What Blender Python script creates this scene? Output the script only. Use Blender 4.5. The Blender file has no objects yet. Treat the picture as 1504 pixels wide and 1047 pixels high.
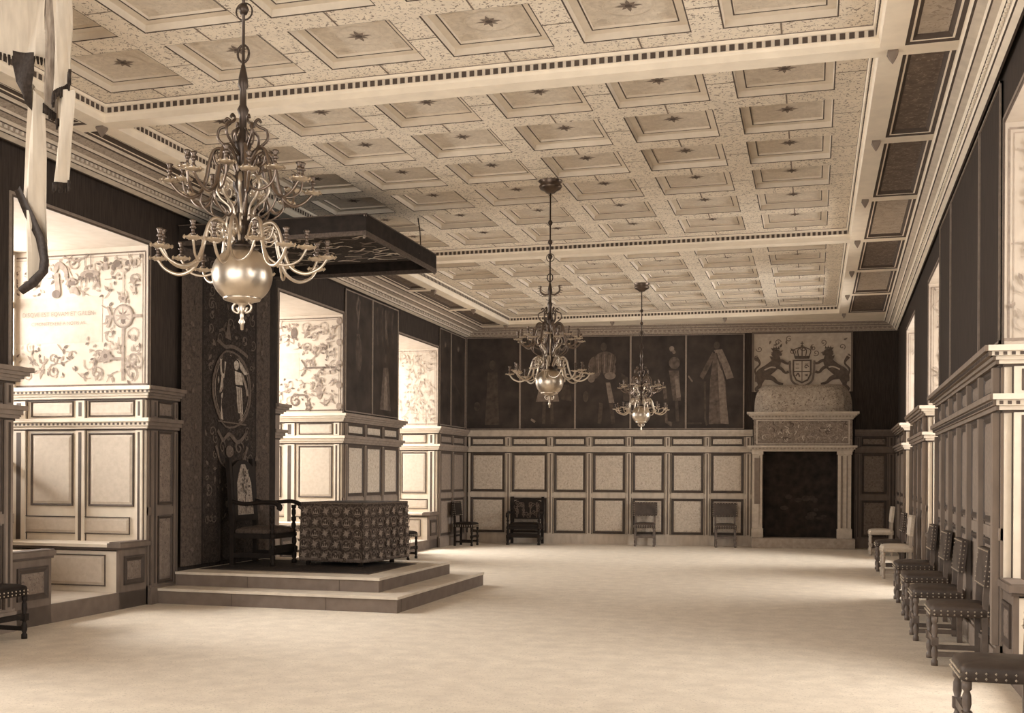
import bpy, bmesh, math, random
from mathutils import Vector, Matrix
PI = math.pi
scn = bpy.context.scene
COL = scn.collection

# ------------------------------------------------------------------ materials
def sep(L):
    L = max(L, 0.0)
    k = (1 - min(L, 1)) ** 3
    return (L * (1.08 + .22 * k), L * (.945 - .04 * k), L * (.76 - .07 * k), 1)

MATS = {}
def mat(name, v, rough=.75, amt=.12, scale=14, metal=0.0, spec=.25, stretch=(1, 1, 1), marks=None, bump=0.0):
    if name in MATS: return MATS[name]
    m = bpy.data.materials.new(name); m.use_nodes = True
    nt = m.node_tree; N = nt.nodes; L = nt.links
    b = N['Principled BSDF']
    b.inputs['Roughness'].default_value = rough
    b.inputs['Metallic'].default_value = metal
    b.inputs['Specular IOR Level'].default_value = spec
    tc = N.new('ShaderNodeTexCoord'); mp = N.new('ShaderNodeMapping')
    mp.inputs['Scale'].default_value = stretch
    L.new(tc.outputs['Object'], mp.inputs['Vector'])
    nz = N.new('ShaderNodeTexNoise'); nz.inputs['Scale'].default_value = scale
    nz.inputs['Detail'].default_value = 5
    L.new(mp.outputs['Vector'], nz.inputs['Vector'])
    rp = N.new('ShaderNodeValToRGB')
    rp.color_ramp.elements[0].position = .3; rp.color_ramp.elements[1].position = .7
    rp.color_ramp.elements[0].color = sep(v * (1 - amt)); rp.color_ramp.elements[1].color = sep(v * (1 + amt))
    L.new(nz.outputs['Fac'], rp.inputs['Fac'])
    out = rp.outputs['Color']
    if marks:
        mv, msc, th = marks
        n2 = N.new('ShaderNodeTexNoise'); n2.inputs['Scale'].default_value = msc; n2.inputs['Detail'].default_value = 1.5
        n2.inputs['Distortion'].default_value = 1.2
        L.new(tc.outputs['Object'], n2.inputs['Vector'])
        r2 = N.new('ShaderNodeValToRGB'); r2.color_ramp.elements[0].position = th; r2.color_ramp.elements[1].position = th + .05
        L.new(n2.outputs['Fac'], r2.inputs['Fac'])
        mx = N.new('ShaderNodeMixRGB'); L.new(r2.outputs['Color'], mx.inputs['Fac'])
        L.new(out, mx.inputs['Color1']); mx.inputs['Color2'].default_value = sep(mv)
        out = mx.outputs['Color']
    L.new(out, b.inputs['Base Color'])
    if bump:
        bp = N.new('ShaderNodeBump'); bp.inputs['Strength'].default_value = bump; bp.inputs['Distance'].default_value = .02
        L.new(nz.outputs['Fac'], bp.inputs['Height']); L.new(bp.outputs['Normal'], b.inputs['Normal'])
    MATS[name] = m
    return m

mFLOOR = mat('pale_stone_floor', .57, .8, .10, 5, marks=(.44, 55, .60))
mCEIL = mat('ceiling_paint', .74, .8, .06, 6)
mBAND = mat('ceiling_stencilled_band', .70, .8, .06, 6, marks=(.26, 34, .585))
mCOFF = mat('coffer_paint', .58, .8, .10, 20, marks=(.50, 34, .6))
mCOFS = mat('coffer_edge_paint', .60, .8, .06, 9)
mCORN = mat('cornice_paint', .52, .8, .10, 9)
mCORM = mat('cornice_pattern', .32, .8, .16, 24, marks=(.20, 40, .56))
mCORD = mat('cornice_dark', .2, .8, .16, 14)
mWOODP = mat('shaded_pier_frame', .19, .7, .14, 10, stretch=(1, 1, .3))  # jamb wainscot again, darkened for the shade on the room-facing piers
mPANP = mat('shaded_pier_panel', .19, .7, .18, 22, marks=(.16, 30, .6))  # pier panels darkened the same way, shade kept in the colour
mLINE = mat('dark_brown_line', .07, .8, .1)
mMIDL = mat('brown_line', .17, .8, .1)
mBPD = mat('dark_band_panel', .14, .8, .2, 12, marks=(.24, 24, .58))
mBPL = mat('pale_band_panel', .42, .8, .14, 12, marks=(.30, 24, .58))
mCLOTH = mat('dark_wall_canvas', .030, .85, .35, 9, stretch=(6, 6, .5))
mCLOTH2 = mat('dark_oil_canvas', .031, .6, .45, 3.2)
mGILT = mat('gilt_strip', .20, .5, .15, 20)
mPLAS = mat('embrasure_plaster', .40, .85, .06, 7)
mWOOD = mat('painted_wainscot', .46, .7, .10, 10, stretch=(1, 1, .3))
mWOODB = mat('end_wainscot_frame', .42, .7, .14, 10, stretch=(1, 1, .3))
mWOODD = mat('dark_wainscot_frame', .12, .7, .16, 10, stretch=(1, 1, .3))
mWOODL = mat('lit_wainscot', .58, .7, .06, 8)  # wainscot paled to carry the window light on the jambs
mRING = mat('dark_panel_moulding', .05, .6, .15, 12)
mRINGL = mat('brown_panel_moulding', .07, .6, .15, 12)
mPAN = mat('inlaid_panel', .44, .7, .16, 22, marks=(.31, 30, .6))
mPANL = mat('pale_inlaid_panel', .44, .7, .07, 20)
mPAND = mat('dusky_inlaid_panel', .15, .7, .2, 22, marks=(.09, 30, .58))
mSTEP = mat('shaded_riser_stone', .13, .8, .14, 7)  # riser faces darkened; shade put into the stone colour
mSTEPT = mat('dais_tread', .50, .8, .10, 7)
mDARK = mat('black_brown_wood', .014, .6, .25, 10, spec=.15)
mCHW = mat('oak_chair_wood', .10, .5, .25, 12, spec=.35)
mLEATH = mat('brown_leather', .055, .5, .28, 9, spec=.25, bump=.15)
mLEATHP = mat('sunlit_pale_leather', .50, .6, .10, 9, bump=.1)
mPALEW = mat('sunlit_pale_wood', .36, .6, .12, 10)
mNAIL = mat('brass_nails', .55, .3, .05, 5, metal=.6)
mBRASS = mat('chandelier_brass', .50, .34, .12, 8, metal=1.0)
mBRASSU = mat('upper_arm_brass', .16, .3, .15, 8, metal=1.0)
mBRASSD = mat('tarnished_brass', .10, .38, .2, 12, metal=1.0)
mIRONSH = mat('iron_and_shaded_brass', .05, .4, .2, 12, metal=.7)
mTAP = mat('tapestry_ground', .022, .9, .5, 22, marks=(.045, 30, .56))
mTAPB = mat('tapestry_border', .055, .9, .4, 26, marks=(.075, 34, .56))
mTAPM = mat('tapestry_thread', .09, .9, .3, 30)
mTAPL = mat('tapestry_pale_thread', .20, .9, .3, 30)
mCANB = mat('canopy_black_cloth', .016, .9, .4, 10)
mCANE = mat('canopy_braid', .075, .8, .3, 40)
mCANE2 = mat('fireback_iron', .035, .8, .3, 12)
mCLN = mat('canopy_lining_thread', .55, .9, .15, 20)
mTC = mat('table_carpet_ground', .042, .9, .35, 26, marks=(.10, 40, .55))
mTCM = mat('table_carpet_tan', .12, .9, .2, 30)
mTCL = mat('table_carpet_pale', .22, .9, .2, 30)
mORN1 = mat('mural_grey', .20, .9, .2, 18)
mORN2 = mat('mural_dark', .10, .9, .2, 18)
mORN3 = mat('mural_pale', .30, .9, .12, 18)
mHAZE = mat('cartouche_wash', .35, .9, .06, 14)
mFIG = mat('portrait_grey', .085, .8, .4, 12)
mFIGL = mat('portrait_pale', .15, .8, .3, 14)
mFIGD = mat('portrait_shadow', .055, .8, .3, 10)
mSTONE = mat('chimney_stone', .30, .8, .18, 12, bump=.2)
mSTONEL = mat('chimney_pale_stone', .44, .8, .12, 12, bump=.15)
mFRZ = mat('carved_frieze', .18, .8, .3, 22, marks=(.28, 30, .55), bump=.3)
mHOOD = mat('chimney_hood_plaster', .38, .85, .2, 14, marks=(.17, 26, .58))
mOVER = mat('overmantel_panel', .40, .85, .12, 12)
mHER = mat('heraldic_dark', .085, .85, .25, 16)
mHERM = mat('heraldic_mid', .13, .85, .2, 16)
mSOOT = mat('firebox_soot', .020, .9, .5, 6)
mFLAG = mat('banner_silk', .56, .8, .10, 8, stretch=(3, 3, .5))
mFLAGS = mat('banner_shaded_silk', .30, .85, .4, 16, stretch=(3, 3, .5))  # darker copy of the banner silk with the fold's shade painted in
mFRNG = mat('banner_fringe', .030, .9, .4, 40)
mMED = mat('medallion_silk', .36, .9, .35, 30)
mEMB = mat('embroidered_back', .26, .85, .3, 26, marks=(.10, 40, .58))
mFRAMEW = mat('window_frame_paint', .5, .6, .05, 8)

def glass_mat():
    m = bpy.data.materials.new('window_glass'); m.use_nodes = True
    nt = m.node_tree; N = nt.nodes; L = nt.links
    N.remove(N['Principled BSDF'])
    t = N.new('ShaderNodeBsdfTransparent'); g = N.new('ShaderNodeBsdfGlossy'); mx = N.new('ShaderNodeMixShader')
    g.inputs['Roughness'].default_value = .05
    fr = N.new('ShaderNodeFresnel'); L.new(fr.outputs[0], mx.inputs[0])
    L.new(t.outputs[0], mx.inputs[1]); L.new(g.outputs[0], mx.inputs[2])
    L.new(mx.outputs[0], N['Material Output'].inputs[0])
    return m
mGLASS = glass_mat()

# ------------------------------------------------------------------ mesh helpers
def ident(u, v, n): return (u, v, n)
class MB:
    def __init__(s): s.v = []; s.f = []; s.m = []; s.sm = []
    def add(s, vs, fs, m=0, smooth=False):
        o = len(s.v); s.v += [tuple(p) for p in vs]
        for f in fs: s.f.append([i + o for i in f]); s.m.append(m); s.sm.append(smooth)
    def poly(s, pts, m=0): s.add(pts, [list(range(len(pts)))], m)
    def box(s, u0, u1, v0, v1, n0, n1, m=0, P=ident):
        c = [P(u, v, n) for n in (n0, n1) for v in (v0, v1) for u in (u0, u1)]
        s.add(c, [(0, 1, 3, 2), (4, 6, 7, 5), (0, 4, 5, 1), (2, 3, 7, 6), (0, 2, 6, 4), (1, 5, 7, 3)], m)
    def tube(s, pts, r, seg=8, m=0, cap=True):
        pts = [Vector(p) for p in pts]; n = len(pts)
        if not isinstance(r, (list, tuple)): r = [r] * n
        t0 = (pts[1] - pts[0]).normalized()
        up = Vector((0, 0, 1)) if abs(t0.z) < .9 else Vector((1, 0, 0))
        a = t0.cross(up).normalized(); vs = []
        for i in range(n):
            t = (pts[min(i + 1, n - 1)] - pts[max(i - 1, 0)])
            if t.length < 1e-9: t = t0
            t.normalize(); a = (a - t * a.dot(t)).normalized(); b = t.cross(a)
            for k in range(seg):
                w = 2 * PI * k / seg
                vs.append(pts[i] + (a * math.cos(w) + b * math.sin(w)) * r[i])
        fs = [(i * seg + k, i * seg + (k + 1) % seg, (i + 1) * seg + (k + 1) % seg, (i + 1) * seg + k) for i in range(n - 1) for k in range(seg)]
        if cap: fs += [list(range(seg))[::-1], [(n - 1) * seg + k for k in range(seg)]]
        s.add(vs, fs, m, True)
    def lathe(s, prof, c=(0, 0, 0), seg=20, m=0, smooth=True):
        vs = []; n = len(prof)
        for r, z in prof:
            for k in range(seg):
                w = 2 * PI * k / seg
                vs.append((c[0] + r * math.cos(w), c[1] + r * math.sin(w), c[2] + z))
        fs = [(i * seg + k, i * seg + (k + 1) % seg, (i + 1) * seg + (k + 1) % seg, (i + 1) * seg + k) for i in range(n - 1) for k in range(seg)]
        if prof[0][0] > 1e-4: fs.append(list(range(seg))[::-1])
        if prof[-1][0] > 1e-4: fs.append([(n - 1) * seg + k for k in range(seg)])
        s.add(vs, fs, m, smooth)
    def loft(s, A, B, mats):        # two matching profiles
        for i in range(len(A) - 1):
            s.poly([A[i], B[i], B[i + 1], A[i + 1]], mats[i] if isinstance(mats, (list, tuple)) else mats)
    def octa(s, c, r, m=0):
        x, y, z = c
        s.add([(x + r, y, z), (x - r, y, z), (x, y + r, z), (x, y - r, z), (x, y, z + r), (x, y, z - r)],
              [(0, 2, 4), (2, 1, 4), (1, 3, 4), (3, 0, 4), (2, 0, 5), (1, 2, 5), (3, 1, 5), (0, 3, 5)], m)
    def mesh(s, name, mats):
        me = bpy.data.meshes.new(name); me.from_pydata(s.v, [], s.f)
        for x in (mats if isinstance(mats, (list, tuple)) else [mats]): me.materials.append(x)
        me.polygons.foreach_set('material_index', s.m); me.polygons.foreach_set('use_smooth', s.sm)
        bm = bmesh.new(); bm.from_mesh(me); bmesh.ops.recalc_face_normals(bm, faces=bm.faces); bm.to_mesh(me); bm.free()
        me.update(); return me
    def build(s, name, mats, parent=None, bevel=0):
        o = bpy.data.objects.new(name, s.mesh(name, mats)); COL.objects.link(o)
        if parent is not None: o.parent = parent
        if bevel:
            b = o.modifiers.new('bevel', 'BEVEL'); b.width = bevel; b.segments = 2; b.limit_method = 'ANGLE'
        return o

def tag(o, label=None, cat=None, group=None, kind=None):
    if label: o['label'] = label
    if cat: o['category'] = cat
    if group: o['group'] = group
    if kind: o['kind'] = kind
    return o
def empty(name, loc=(0, 0, 0), rz=0):
    o = bpy.data.objects.new(name, None); COL.objects.link(o); o.location = loc; o.rotation_euler = (0, 0, rz)
    o.empty_display_size = .1
    return o
def dup(root, loc, rz=0):
    kids = list(root.children)
    r = root.copy(); COL.objects.link(r); r.location = loc; r.rotation_euler = (0, 0, rz)
    for ch in kids:
        c = ch.copy(); COL.objects.link(c); c.parent = r
        for g in list(ch.children):
            d = g.copy(); COL.objects.link(d); d.parent = c
    return r
def cr(pts, n=6):                      # Catmull-Rom through points
    P = [Vector(p) for p in pts]; out = []
    for i in range(len(P) - 1):
        a, b, c, d = P[max(i - 1, 0)], P[i], P[i + 1], P[min(i + 2, len(P) - 1)]
        for k in range(n):
            t = k / n
            out.append(.5 * ((2 * b) + (c - a) * t + (2 * a - 5 * b + 4 * c - d) * t * t + (3 * b - a - 3 * c + d) * t ** 3))
    out.append(P[-1]); return out

class Orn:                             # flat painted / woven ornament in a (u, v) plane lifted by n
    def __init__(s, P, n0=.003, dn=.00025): s.P = P; s.n = n0; s.dn = dn; s.b = MB(); s.mats = []
    def mi(s, m):
        if m not in s.mats: s.mats.append(m)
        return s.mats.index(m)
    def poly(s, pts, m):
        s.n += s.dn; s.b.poly([s.P(u, v, s.n) for u, v in pts], s.mi(m))
    def ribbon(s, pts, w, m, taper=False):
        s.n += s.dn; n = len(pts); vs = []
        for i in range(n):
            a = pts[max(i - 1, 0)]; c = pts[min(i + 1, n - 1)]
            dx, dy = c[0] - a[0], c[1] - a[1]; l = math.hypot(dx, dy) or 1
            ww = (w[i] if isinstance(w, (list, tuple)) else w * ((1 - .85 * i / (n - 1)) if taper else 1)) * .5
            vs += [s.P(pts[i][0] - dy / l * ww, pts[i][1] + dx / l * ww, s.n), s.P(pts[i][0] + dy / l * ww, pts[i][1] - dx / l * ww, s.n)]
        s.b.add(vs, [(2 * i, 2 * i + 1, 2 * i + 3, 2 * i + 2) for i in range(n - 1)], s.mi(m))
    def curve(s, pts, w, m, taper=False, n=6):
        q = [(p.x, p.y) for p in cr([(a, b, 0) for a, b in pts], n)]
        if isinstance(w, (list, tuple)):
            k = len(w) - 1; w2 = []
            for i in range(len(q)):
                t = i / (len(q) - 1) * k; j = min(int(t), k - 1); w2.append(w[j] + (w[j + 1] - w[j]) * (t - j))
            w = w2
        s.ribbon(q, w, m, taper)
    def spiral(s, u, v, r, a0, turns, w, m, sgn=1):
        q = []; N = max(10, int(abs(turns) * 16))
        for i in range(N + 1):
            t = i / N; a = a0 + sgn * turns * 2 * PI * t; rr = r * (1 - .85 * t)
            q.append((u + rr * math.cos(a), v + rr * math.sin(a)))
        s.ribbon(q, w, m)
    def leaf(s, u, v, l, w, a, m):
        ca, sa = math.cos(a), math.sin(a)
        s.poly([(u + x * ca - y * sa, v + x * sa + y * ca) for x, y in ((0, 0), (l * .3, w * .5), (l * .6, w * .42), (l, 0), (l * .6, -w * .42), (l * .3, -w * .5))], m)
    def disc(s, u, v, ru, rv, m, n=18, a0=0): s.poly([(u + ru * math.cos(a0 + 2 * PI * k / n), v + rv * math.sin(a0 + 2 * PI * k / n)) for k in range(n)], m)
    def ring(s, u, v, ru, rv, w, m, n=28): s.ribbon([(u + ru * math.cos(2 * PI * k / n), v + rv * math.sin(2 * PI * k / n)) for k in range(n + 1)], w, m)
    def star(s, u, v, r, n, m, k=.45, a0=0):
        s.poly([(u + (r if i % 2 == 0 else r * k) * math.cos(a0 + PI * i / n), v + (r if i % 2 == 0 else r * k) * math.sin(a0 + PI * i / n)) for i in range(2 * n)], m)
    def flower(s, u, v, r, m, m2, n=6, a0=0):
        for k in range(n): s.leaf(u, v, r, r * .6, a0 + 2 * PI * k / n, m)
        s.disc(u, v, r * .3, r * .3, m2, 8)
    def build(s, name, parent): return s.b.build(name, s.mats, parent)

# ------------------------------------------------------------------ room frame
H = 4.924          # soffit
ZF = 5.089          # recessed fields
TOP = 5.45
DY = 2.3816
def yk(k): return 9.035 + DY * (k - 1)
def xl(y): return -7.5 - (y - 4) * .0135
def xr(y): return 1.33 + (y - 4) * .0205
def yb(x): return 23.748 + (x + 7.6) * .11233
def PL(y, z, n): return (xl(y) + n, y, z)
def PR(y, z, n): return (xr(y) - n, y, z)
def PB(x, z, n): return (x, yb(x) - n, z)
def JF(Y): return lambda x, z, n: (x, Y - n, z)        # jamb that looks at the camera
def JN(Y): return lambda x, z, n: (x, Y + n, z)        # jamb that looks away
Y0 = -3.0
NL = [(4.0, 6.3), (8.84, 11.11), (14.44, 16.75), (19.37, 21.72)]
NR = [(1.4, 3.9), (6.9, 9.2), (14.65, 16.6), (19.5, 21.8)]
ZL, ZR = 4.25, 4.34
TH = 1.95

# floor
b = MB(); b.box(-10, 4.2, Y0, 25.5, -.1, 0)
b2 = MB()
floor = tag(b.build('floor', mFLOOR), kind='structure')

def wall_side(name, P, niches, zt, sgn):
    b = MB()
    def quad(u0, u1, v0, v1, n, m): b.poly([P(u0, v0, n), P(u1, v0, n), P(u1, v1, n), P(u0, v1, n)], m)
    edges = [Y0] + [e for n in niches for e in n] + [25.3]
    for i in range(0, len(edges), 2): quad(edges[i], edges[i + 1], 0, TOP, 0, 0)
    for a, c in niches:
        quad(a, c, zt, TOP, 0, 0)
        for Y in (a, c): b.poly([P(Y, 0, 0), P(Y, 0, -TH), P(Y, zt, -TH), P(Y, zt, 0)], 1)
        b.poly([P(a, zt, 0), P(c, zt, 0), P(c, zt, -TH), P(a, zt, -TH)], 1)
        # step into the embrasure and parapet under the window
        b.box(a, c, 0, .19, -TH, 0, 2, P)
        b.poly([P(a, .192, -TH), P(c, .192, -TH), P(c, .192, -.03), P(a, .192, -.03)], 1)
        b.poly([P(a, .19, -TH + .02), P(c, .19, -TH + .02), P(c, 1.0, -TH + .02), P(a, 1.0, -TH + .02)], 1)
        # moulding round the opening, on the room face
        for d, w, m in ((0, .022, 3), (.022, .03, 4)):
            for (u0, u1, v0, v1) in ((a - d - w, a - d, 2.6, zt + d + w), (c + d, c + d + w, 2.6, zt + d + w), (a - d, c + d, zt + d, zt + d + w)):
                b.box(u0, u1, v0, v1, 0, .012, m, P)
    o = b.build(name, [mCLOTH, mPLAS, mSTEP, mLINE, mGILT])
    return tag(o, kind='structure')
wl = wall_side('wall_left', PL, NL, ZL, 1)
wr = wall_side('wall_right', PR, NR, ZR, -1)
b = MB(); b.poly([PB(-9.6, 0, 0), PB(3.6, 0, 0), PB(3.6, TOP, 0), PB(-9.6, TOP, 0)])
wb = tag(b.build('wall_back', mCLOTH), kind='structure')

# windows at the outer end of each embrasure
wn = 0
for P, ns, zt in ((PL, NL, ZL), (PR, NR, ZR)):
    for a, c in ns:
        wn += 1
        b = MB(); n0, n1 = -TH + .02, -TH + .1
        for u in (a, a + (c - a) / 3, a + 2 * (c - a) / 3, c): b.box(u - .04, u + .04, 1.0, zt, n0, n1, 0, P)
        for k in range(6):
            v = 1.0 + (zt - 1.0) * k / 5; b.box(a, c, v - .035, v + .035, n0, n1, 0, P)
        w = tag(b.build('window_%d' % wn, mFRAMEW), kind='structure')
        g = MB(); g.poly([P(a, 1.0, n0 + .03), P(c, 1.0, n0 + .03), P(c, zt, n0 + .03), P(a, zt, n0 + .03)])
        g.build('pane', mGLASS, w)

# ------------------------------------------------------------------ ceiling
FX0, FX1 = -6.60, .485
def ro(y): return 1.067 + .0231 * (y - 9.02)      # outer edge of the right band panels
def lo(y): return -6.984 - .0185 * (y - 9.02)
FIELDS = [(yk(-2), yk(1)), (yk(1), yk(4)), (yk(4), yk(7))]
b = MB()
def soff(x0, x1, y0, y1, m=0):
    f = lambda x, y: x(y) if callable(x) else x
    b.poly([(f(x0, y0), y0, H), (f(x1, y0), y0, H), (f(x1, y1), y1, H), (f(x0, y1), y1, H)], m)
YA, YZ = yk(-2), yk(7)
soff(lambda y: xl(y) - .1, lambda y: xr(y) + .1, Y0, YA - .1)
for x0, x1 in ((FX1, .67), (-6.79, FX0), (ro, lambda y: xr(y) + .1), (lambda y: xl(y) - .1, lo)): soff(x0, x1, YA - .1, YZ + .1)
for k in range(-2, 8):
    soff(.67, ro, yk(k) - .1, yk(k) + .1); soff(lo, -6.79, yk(k) - .1, yk(k) + .1)
    if k in (-2, 1, 4, 7): soff(FX0, FX1, yk(k) - .1, yk(k) + .1)
b.poly([(-8.2, YZ + .1, H), (2.2, YZ + .1, H), (2.2, yb(2.2) + .1, H), (-8.2, yb(-8.2) + .1, H)])
# roof slab over everything (keeps light out)
b.box(-10, 4.2, Y0, 25.6, TOP, TOP + .05)
ceil = tag(b.build('ceiling', mCEIL), kind='structure')
# band panels
BR = {-2: 0, -1: 0, 0: 0, 1: 1, 2: 1, 3: 0, 4: 1, 5: 0, 6: 1}
for side in (1, -1):
    for k in range(-2, 7):
        y0, y1 = yk(k) + .1, yk(k + 1) - .1
        if side == 1: X = lambda t, y: .67 + (ro(y) - .67) * t
        else: X = lambda t, y: -6.79 + (lo(y) + 6.79) * t
        def rect(e, z):
            w = abs(X(1, y0) - X(0, y0)); t = e / w
            return [(X(t, y0 + e), y0 + e, z), (X(1 - t, y0 + e), y0 + e, z), (X(1 - t, y1 - e), y1 - e, z), (X(t, y1 - e), y1 - e, z)]
        q = MB()
        loops = [(0, H, 0), (.03, H + .012, 2), (.045, H + .015, 0), (.075, H + .05, 2), (.09, H + .052, 1)]
        for i in range(len(loops) - 1):
            A, B = rect(*loops[i][:2]), rect(*loops[i + 1][:2])
            for j in range(4): q.poly([A[j], A[(j + 1) % 4], B[(j + 1) % 4], B[j]], loops[i + 1][2])
        q.poly(rect(.09, H + .052), 1)
        dark = BR[k] if side == 1 else 1
        q.build('band_panel', [mCEIL, mBPD if dark else mBPL, mLINE], ceil)
# drop pendants where the ribs cross
q = MB(); q.lathe([(.055, 0), (.06, -.02), (.05, -.035), (.035, -.06), (.012, -.09), (.0, -.105)], seg=4, smooth=False)
pm = q.mesh('pendant', mMIDL)
pend = [(.586, yk(k)) for k in range(-2, 8)] + [(-6.70, yk(k)) for k in range(-2, 8)] + [(-4.27, yk(7)), (-1.84, yk(7))]
for x, y in pend:
    o = bpy.data.objects.new('pendant', pm); COL.objects.link(o); o.location = (x, y, H + .002); o.rotation_euler = (0, 0, PI / 4); o.parent = ceil

# coffered fields
CX = [-6.324 + 1.123 * i for i in range(6)]     # left edges, width .90
CW, CL = .878, .846
q = MB()                                        # one coffer, local origin at its centre, z=0 at the field plane
def rc(ex, ey, z): return [(-CW / 2 + ex, -CL / 2 + ey, z), (CW / 2 - ex, -CL / 2 + ey, z), (CW / 2 - ex, CL / 2 - ey, z), (-CW / 2 + ex, CL / 2 - ey, z)]
L_ = [(0, 0, 0), (.012, .004, 1), (.018, .06, 0), (.085, .062, 0), (.097, .064, 1), (.10, .085, 0)]
for i in range(len(L_) - 1):
    A = rc(L_[i][0], L_[i][0], L_[i][1]); B = rc(L_[i + 1][0], L_[i + 1][0], L_[i + 1][1])
    for j in range(4): q.poly([A[j], A[(j + 1) % 4], B[(j + 1) % 4], B[j]], L_[i + 1][2])
q.poly(rc(.10, .10, .085), 2)
coffm = q.mesh('coffer', [mCOFS, mLINE, mCOFF])
q = Orn(lambda u, v, n: (u, v, .084 - n), .001)
for a in range(8): q.leaf(0, 0, .085 if a % 2 else .11, .035, a * PI / 4, mMIDL)
q.disc(0, 0, .03, .03, mLINE, 10)
q.ring(0, 0, .20, .19, .008, mCOFS)
for a in range(4):
    ca, sa = math.cos(PI / 4 + a * PI / 2), math.sin(PI / 4 + a * PI / 2)
    q.spiral(ca * .34, sa * .33, .05, a, 1.2, .010, mCOFS)
rosm = q.b.mesh('painted_rosette', q.mats)
for fi, (ya, ye) in enumerate(FIELDS):
    y0, y1 = ya + .1, ye - .1
    yc0 = .307 + y0                     # first coffer bottom edge
    b = MB()
    xs = [(FX0 + .06, CX[0])] + [(CX[i] + CW, CX[i + 1]) for i in range(5)] + [(CX[5] + CW, FX1 - .06)]
    P = lambda u, v, n: (u, v, ZF - n)
    for (u0, u1) in xs:
        b.poly([P(u0, y0 + .06, 0), P(u1, y0 + .06, 0), P(u1, y1 - .06, 0), P(u0, y1 - .06, 0)], 0)
        for r in range(6):
            v = yc0 + r * 1.103 + CL * .48; b.poly([P(u0, v, .002), P(u1, v, .002), P(u1, v + .012, .002), P(u0, v + .012, .002)], 1)
    ys = [(y0 + .06, yc0)] + [(yc0 + i * 1.103 + CL, yc0 + (i + 1) * 1.103) for i in range(5)] + [(yc0 + 5 * 1.103 + CL, y1 - .06)]
    for (v0, v1) in ys:
        for i in range(6):
            b.poly([P(CX[i], v0, 0), P(CX[i] + CW, v0, 0), P(CX[i] + CW, v1, 0), P(CX[i], v1, 0)], 0)
            u = CX[i] + CW * .5; b.poly([P(u, v0, .002), P(u + .014, v0, .002), P(u + .014, v1, .002), P(u, v1, .002)], 1)
    f = tag(b.build('ceiling', [mBAND, mMIDL]), kind='structure')
    # sides of the field: fillet, dentil course, plain fascia
    d = MB()
    loops = [(.06, ZF, 0), (.055, ZF - .006, 2), (.048, ZF - .012, 0), (.045, ZF - .03, 0), (.030, ZF - .032, 0), (.028, ZF - .085, 1), (.012, ZF - .09, 0), (.0, ZF - .11, 0), (0, H, 0)]
    def rr(e, z): return [(FX0 + e, y0 + e, z), (FX1 - e, y0 + e, z), (FX1 - e, y1 - e, z), (FX0 + e, y1 - e, z)]
    for i in range(len(loops) - 1):
        A, B = rr(*loops[i][:2]), rr(*loops[i + 1][:2])
        for j in range(4): d.poly([A[j], A[(j + 1) % 4], B[(j + 1) % 4], B[j]], loops[i + 1][2])
    st = .0715
    n = int((FX1 - FX0) / st)
    for i in range(n):
        u = FX0 + .06 + i * st
        if u > FX1 - .06: break
        for yy, s in ((y0, 1), (y1, -1)): d.box(u, u + .042, yy + s * .014, yy + s * .034, ZF - .082, ZF - .034, 3)
    n = int((y1 - y0) / st)
    for i in range(n):
        v = y0 + .06 + i * st
        if v > y1 - .06: break
        for xx, s in ((FX0, 1), (FX1, -1)): d.box(xx + s * .014, xx + s * .034, v, v + .042, ZF - .082, ZF - .034, 3)
    d.build('dentil_moulding', [mCEIL, mCOFS, mMIDL, mLINE], f)
    for i in range(6):
        for r in range(6):
            o = bpy.data.objects.new('coffer', coffm); COL.objects.link(o); o.parent = f
            o.location = (CX[i] + CW / 2, yc0 + r * 1.103 + CL / 2, ZF)
            s_ = bpy.data.objects.new('painted_rosette', rosm); COL.objects.link(s_); s_.parent = o

# ------------------------------------------------------------------ cornice under the ceiling
TN = [0]
def trim(mb, mats, kind='structure'):
    TN[0] += 1
    return tag(mb.build('trim_%d' % TN[0], mats), kind='structure')
PROF = [(0, 4.73, 0), (.06, 4.73, 1), (.08, 4.735, 0), (.20, 4.765, 0), (.24, 4.77, 1), (.27, 4.80, 0), (.32, 4.86, 2), (.36, 4.865, 1), (.42, 4.90, 0), (.58, 4.925, 2), (.62, 4.93, 1), (.66, 4.96, 0), (.86, 5.0, 2), (.92, 5.005, 1), (.95, 5.02, 0), (1.0, 5.032, 0)]
PROF = [(t, 4.73 + (z - 4.73) * .65, m) for t, z, m in PROF]
pm_ = [p[2] for p in PROF[1:]]
def corn(y, side):
    if side > 0:
        w = 1.255 + .02195 * (y - 4) + .03; o = ro(y)
    else:
        w = -7.338 - .02145 * (y - 4) - .03; o = lo(y)
    return [(w + (o - w) * t, y, z) for t, z, _ in PROF]
for side in (1, -1):
    b = MB(); yy = [Y0, 4, 12, 18, yb(1.4 if side > 0 else -7.7)]
    for i in range(4): b.loft(corn(yy[i], side), corn(yy[i + 1], side), pm_)
    # little row of blocks along the frieze
    n = 0; y = 1.0
    while y < 24:
        pr = corn(y, side); x = pr[6][0]
        b.box(x - .008, x + .008, y, y + .03, 4.779, 4.811, 0); y += .075 if y < 14 else .15
    trim(b, [mCORN, mLINE, mCORM] if side < 0 else [mCEIL, mLINE, mCORN])
b = MB()
A = [PB(-7.9, z, .02 + t * .22) for t, z, _ in PROF]; B = [PB(1.9, z, .02 + t * .22) for t, z, _ in PROF]
b.loft(A, B, pm_)
x = -7.6
while x < 1.6: b.box(x, x + .04, 4.779, 4.811, .02 + .32 * .22 - .01, .02 + .32 * .22 + .008, 0, PB); x += .1
trim(b, [mCORM, mLINE, mCORD])

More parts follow.
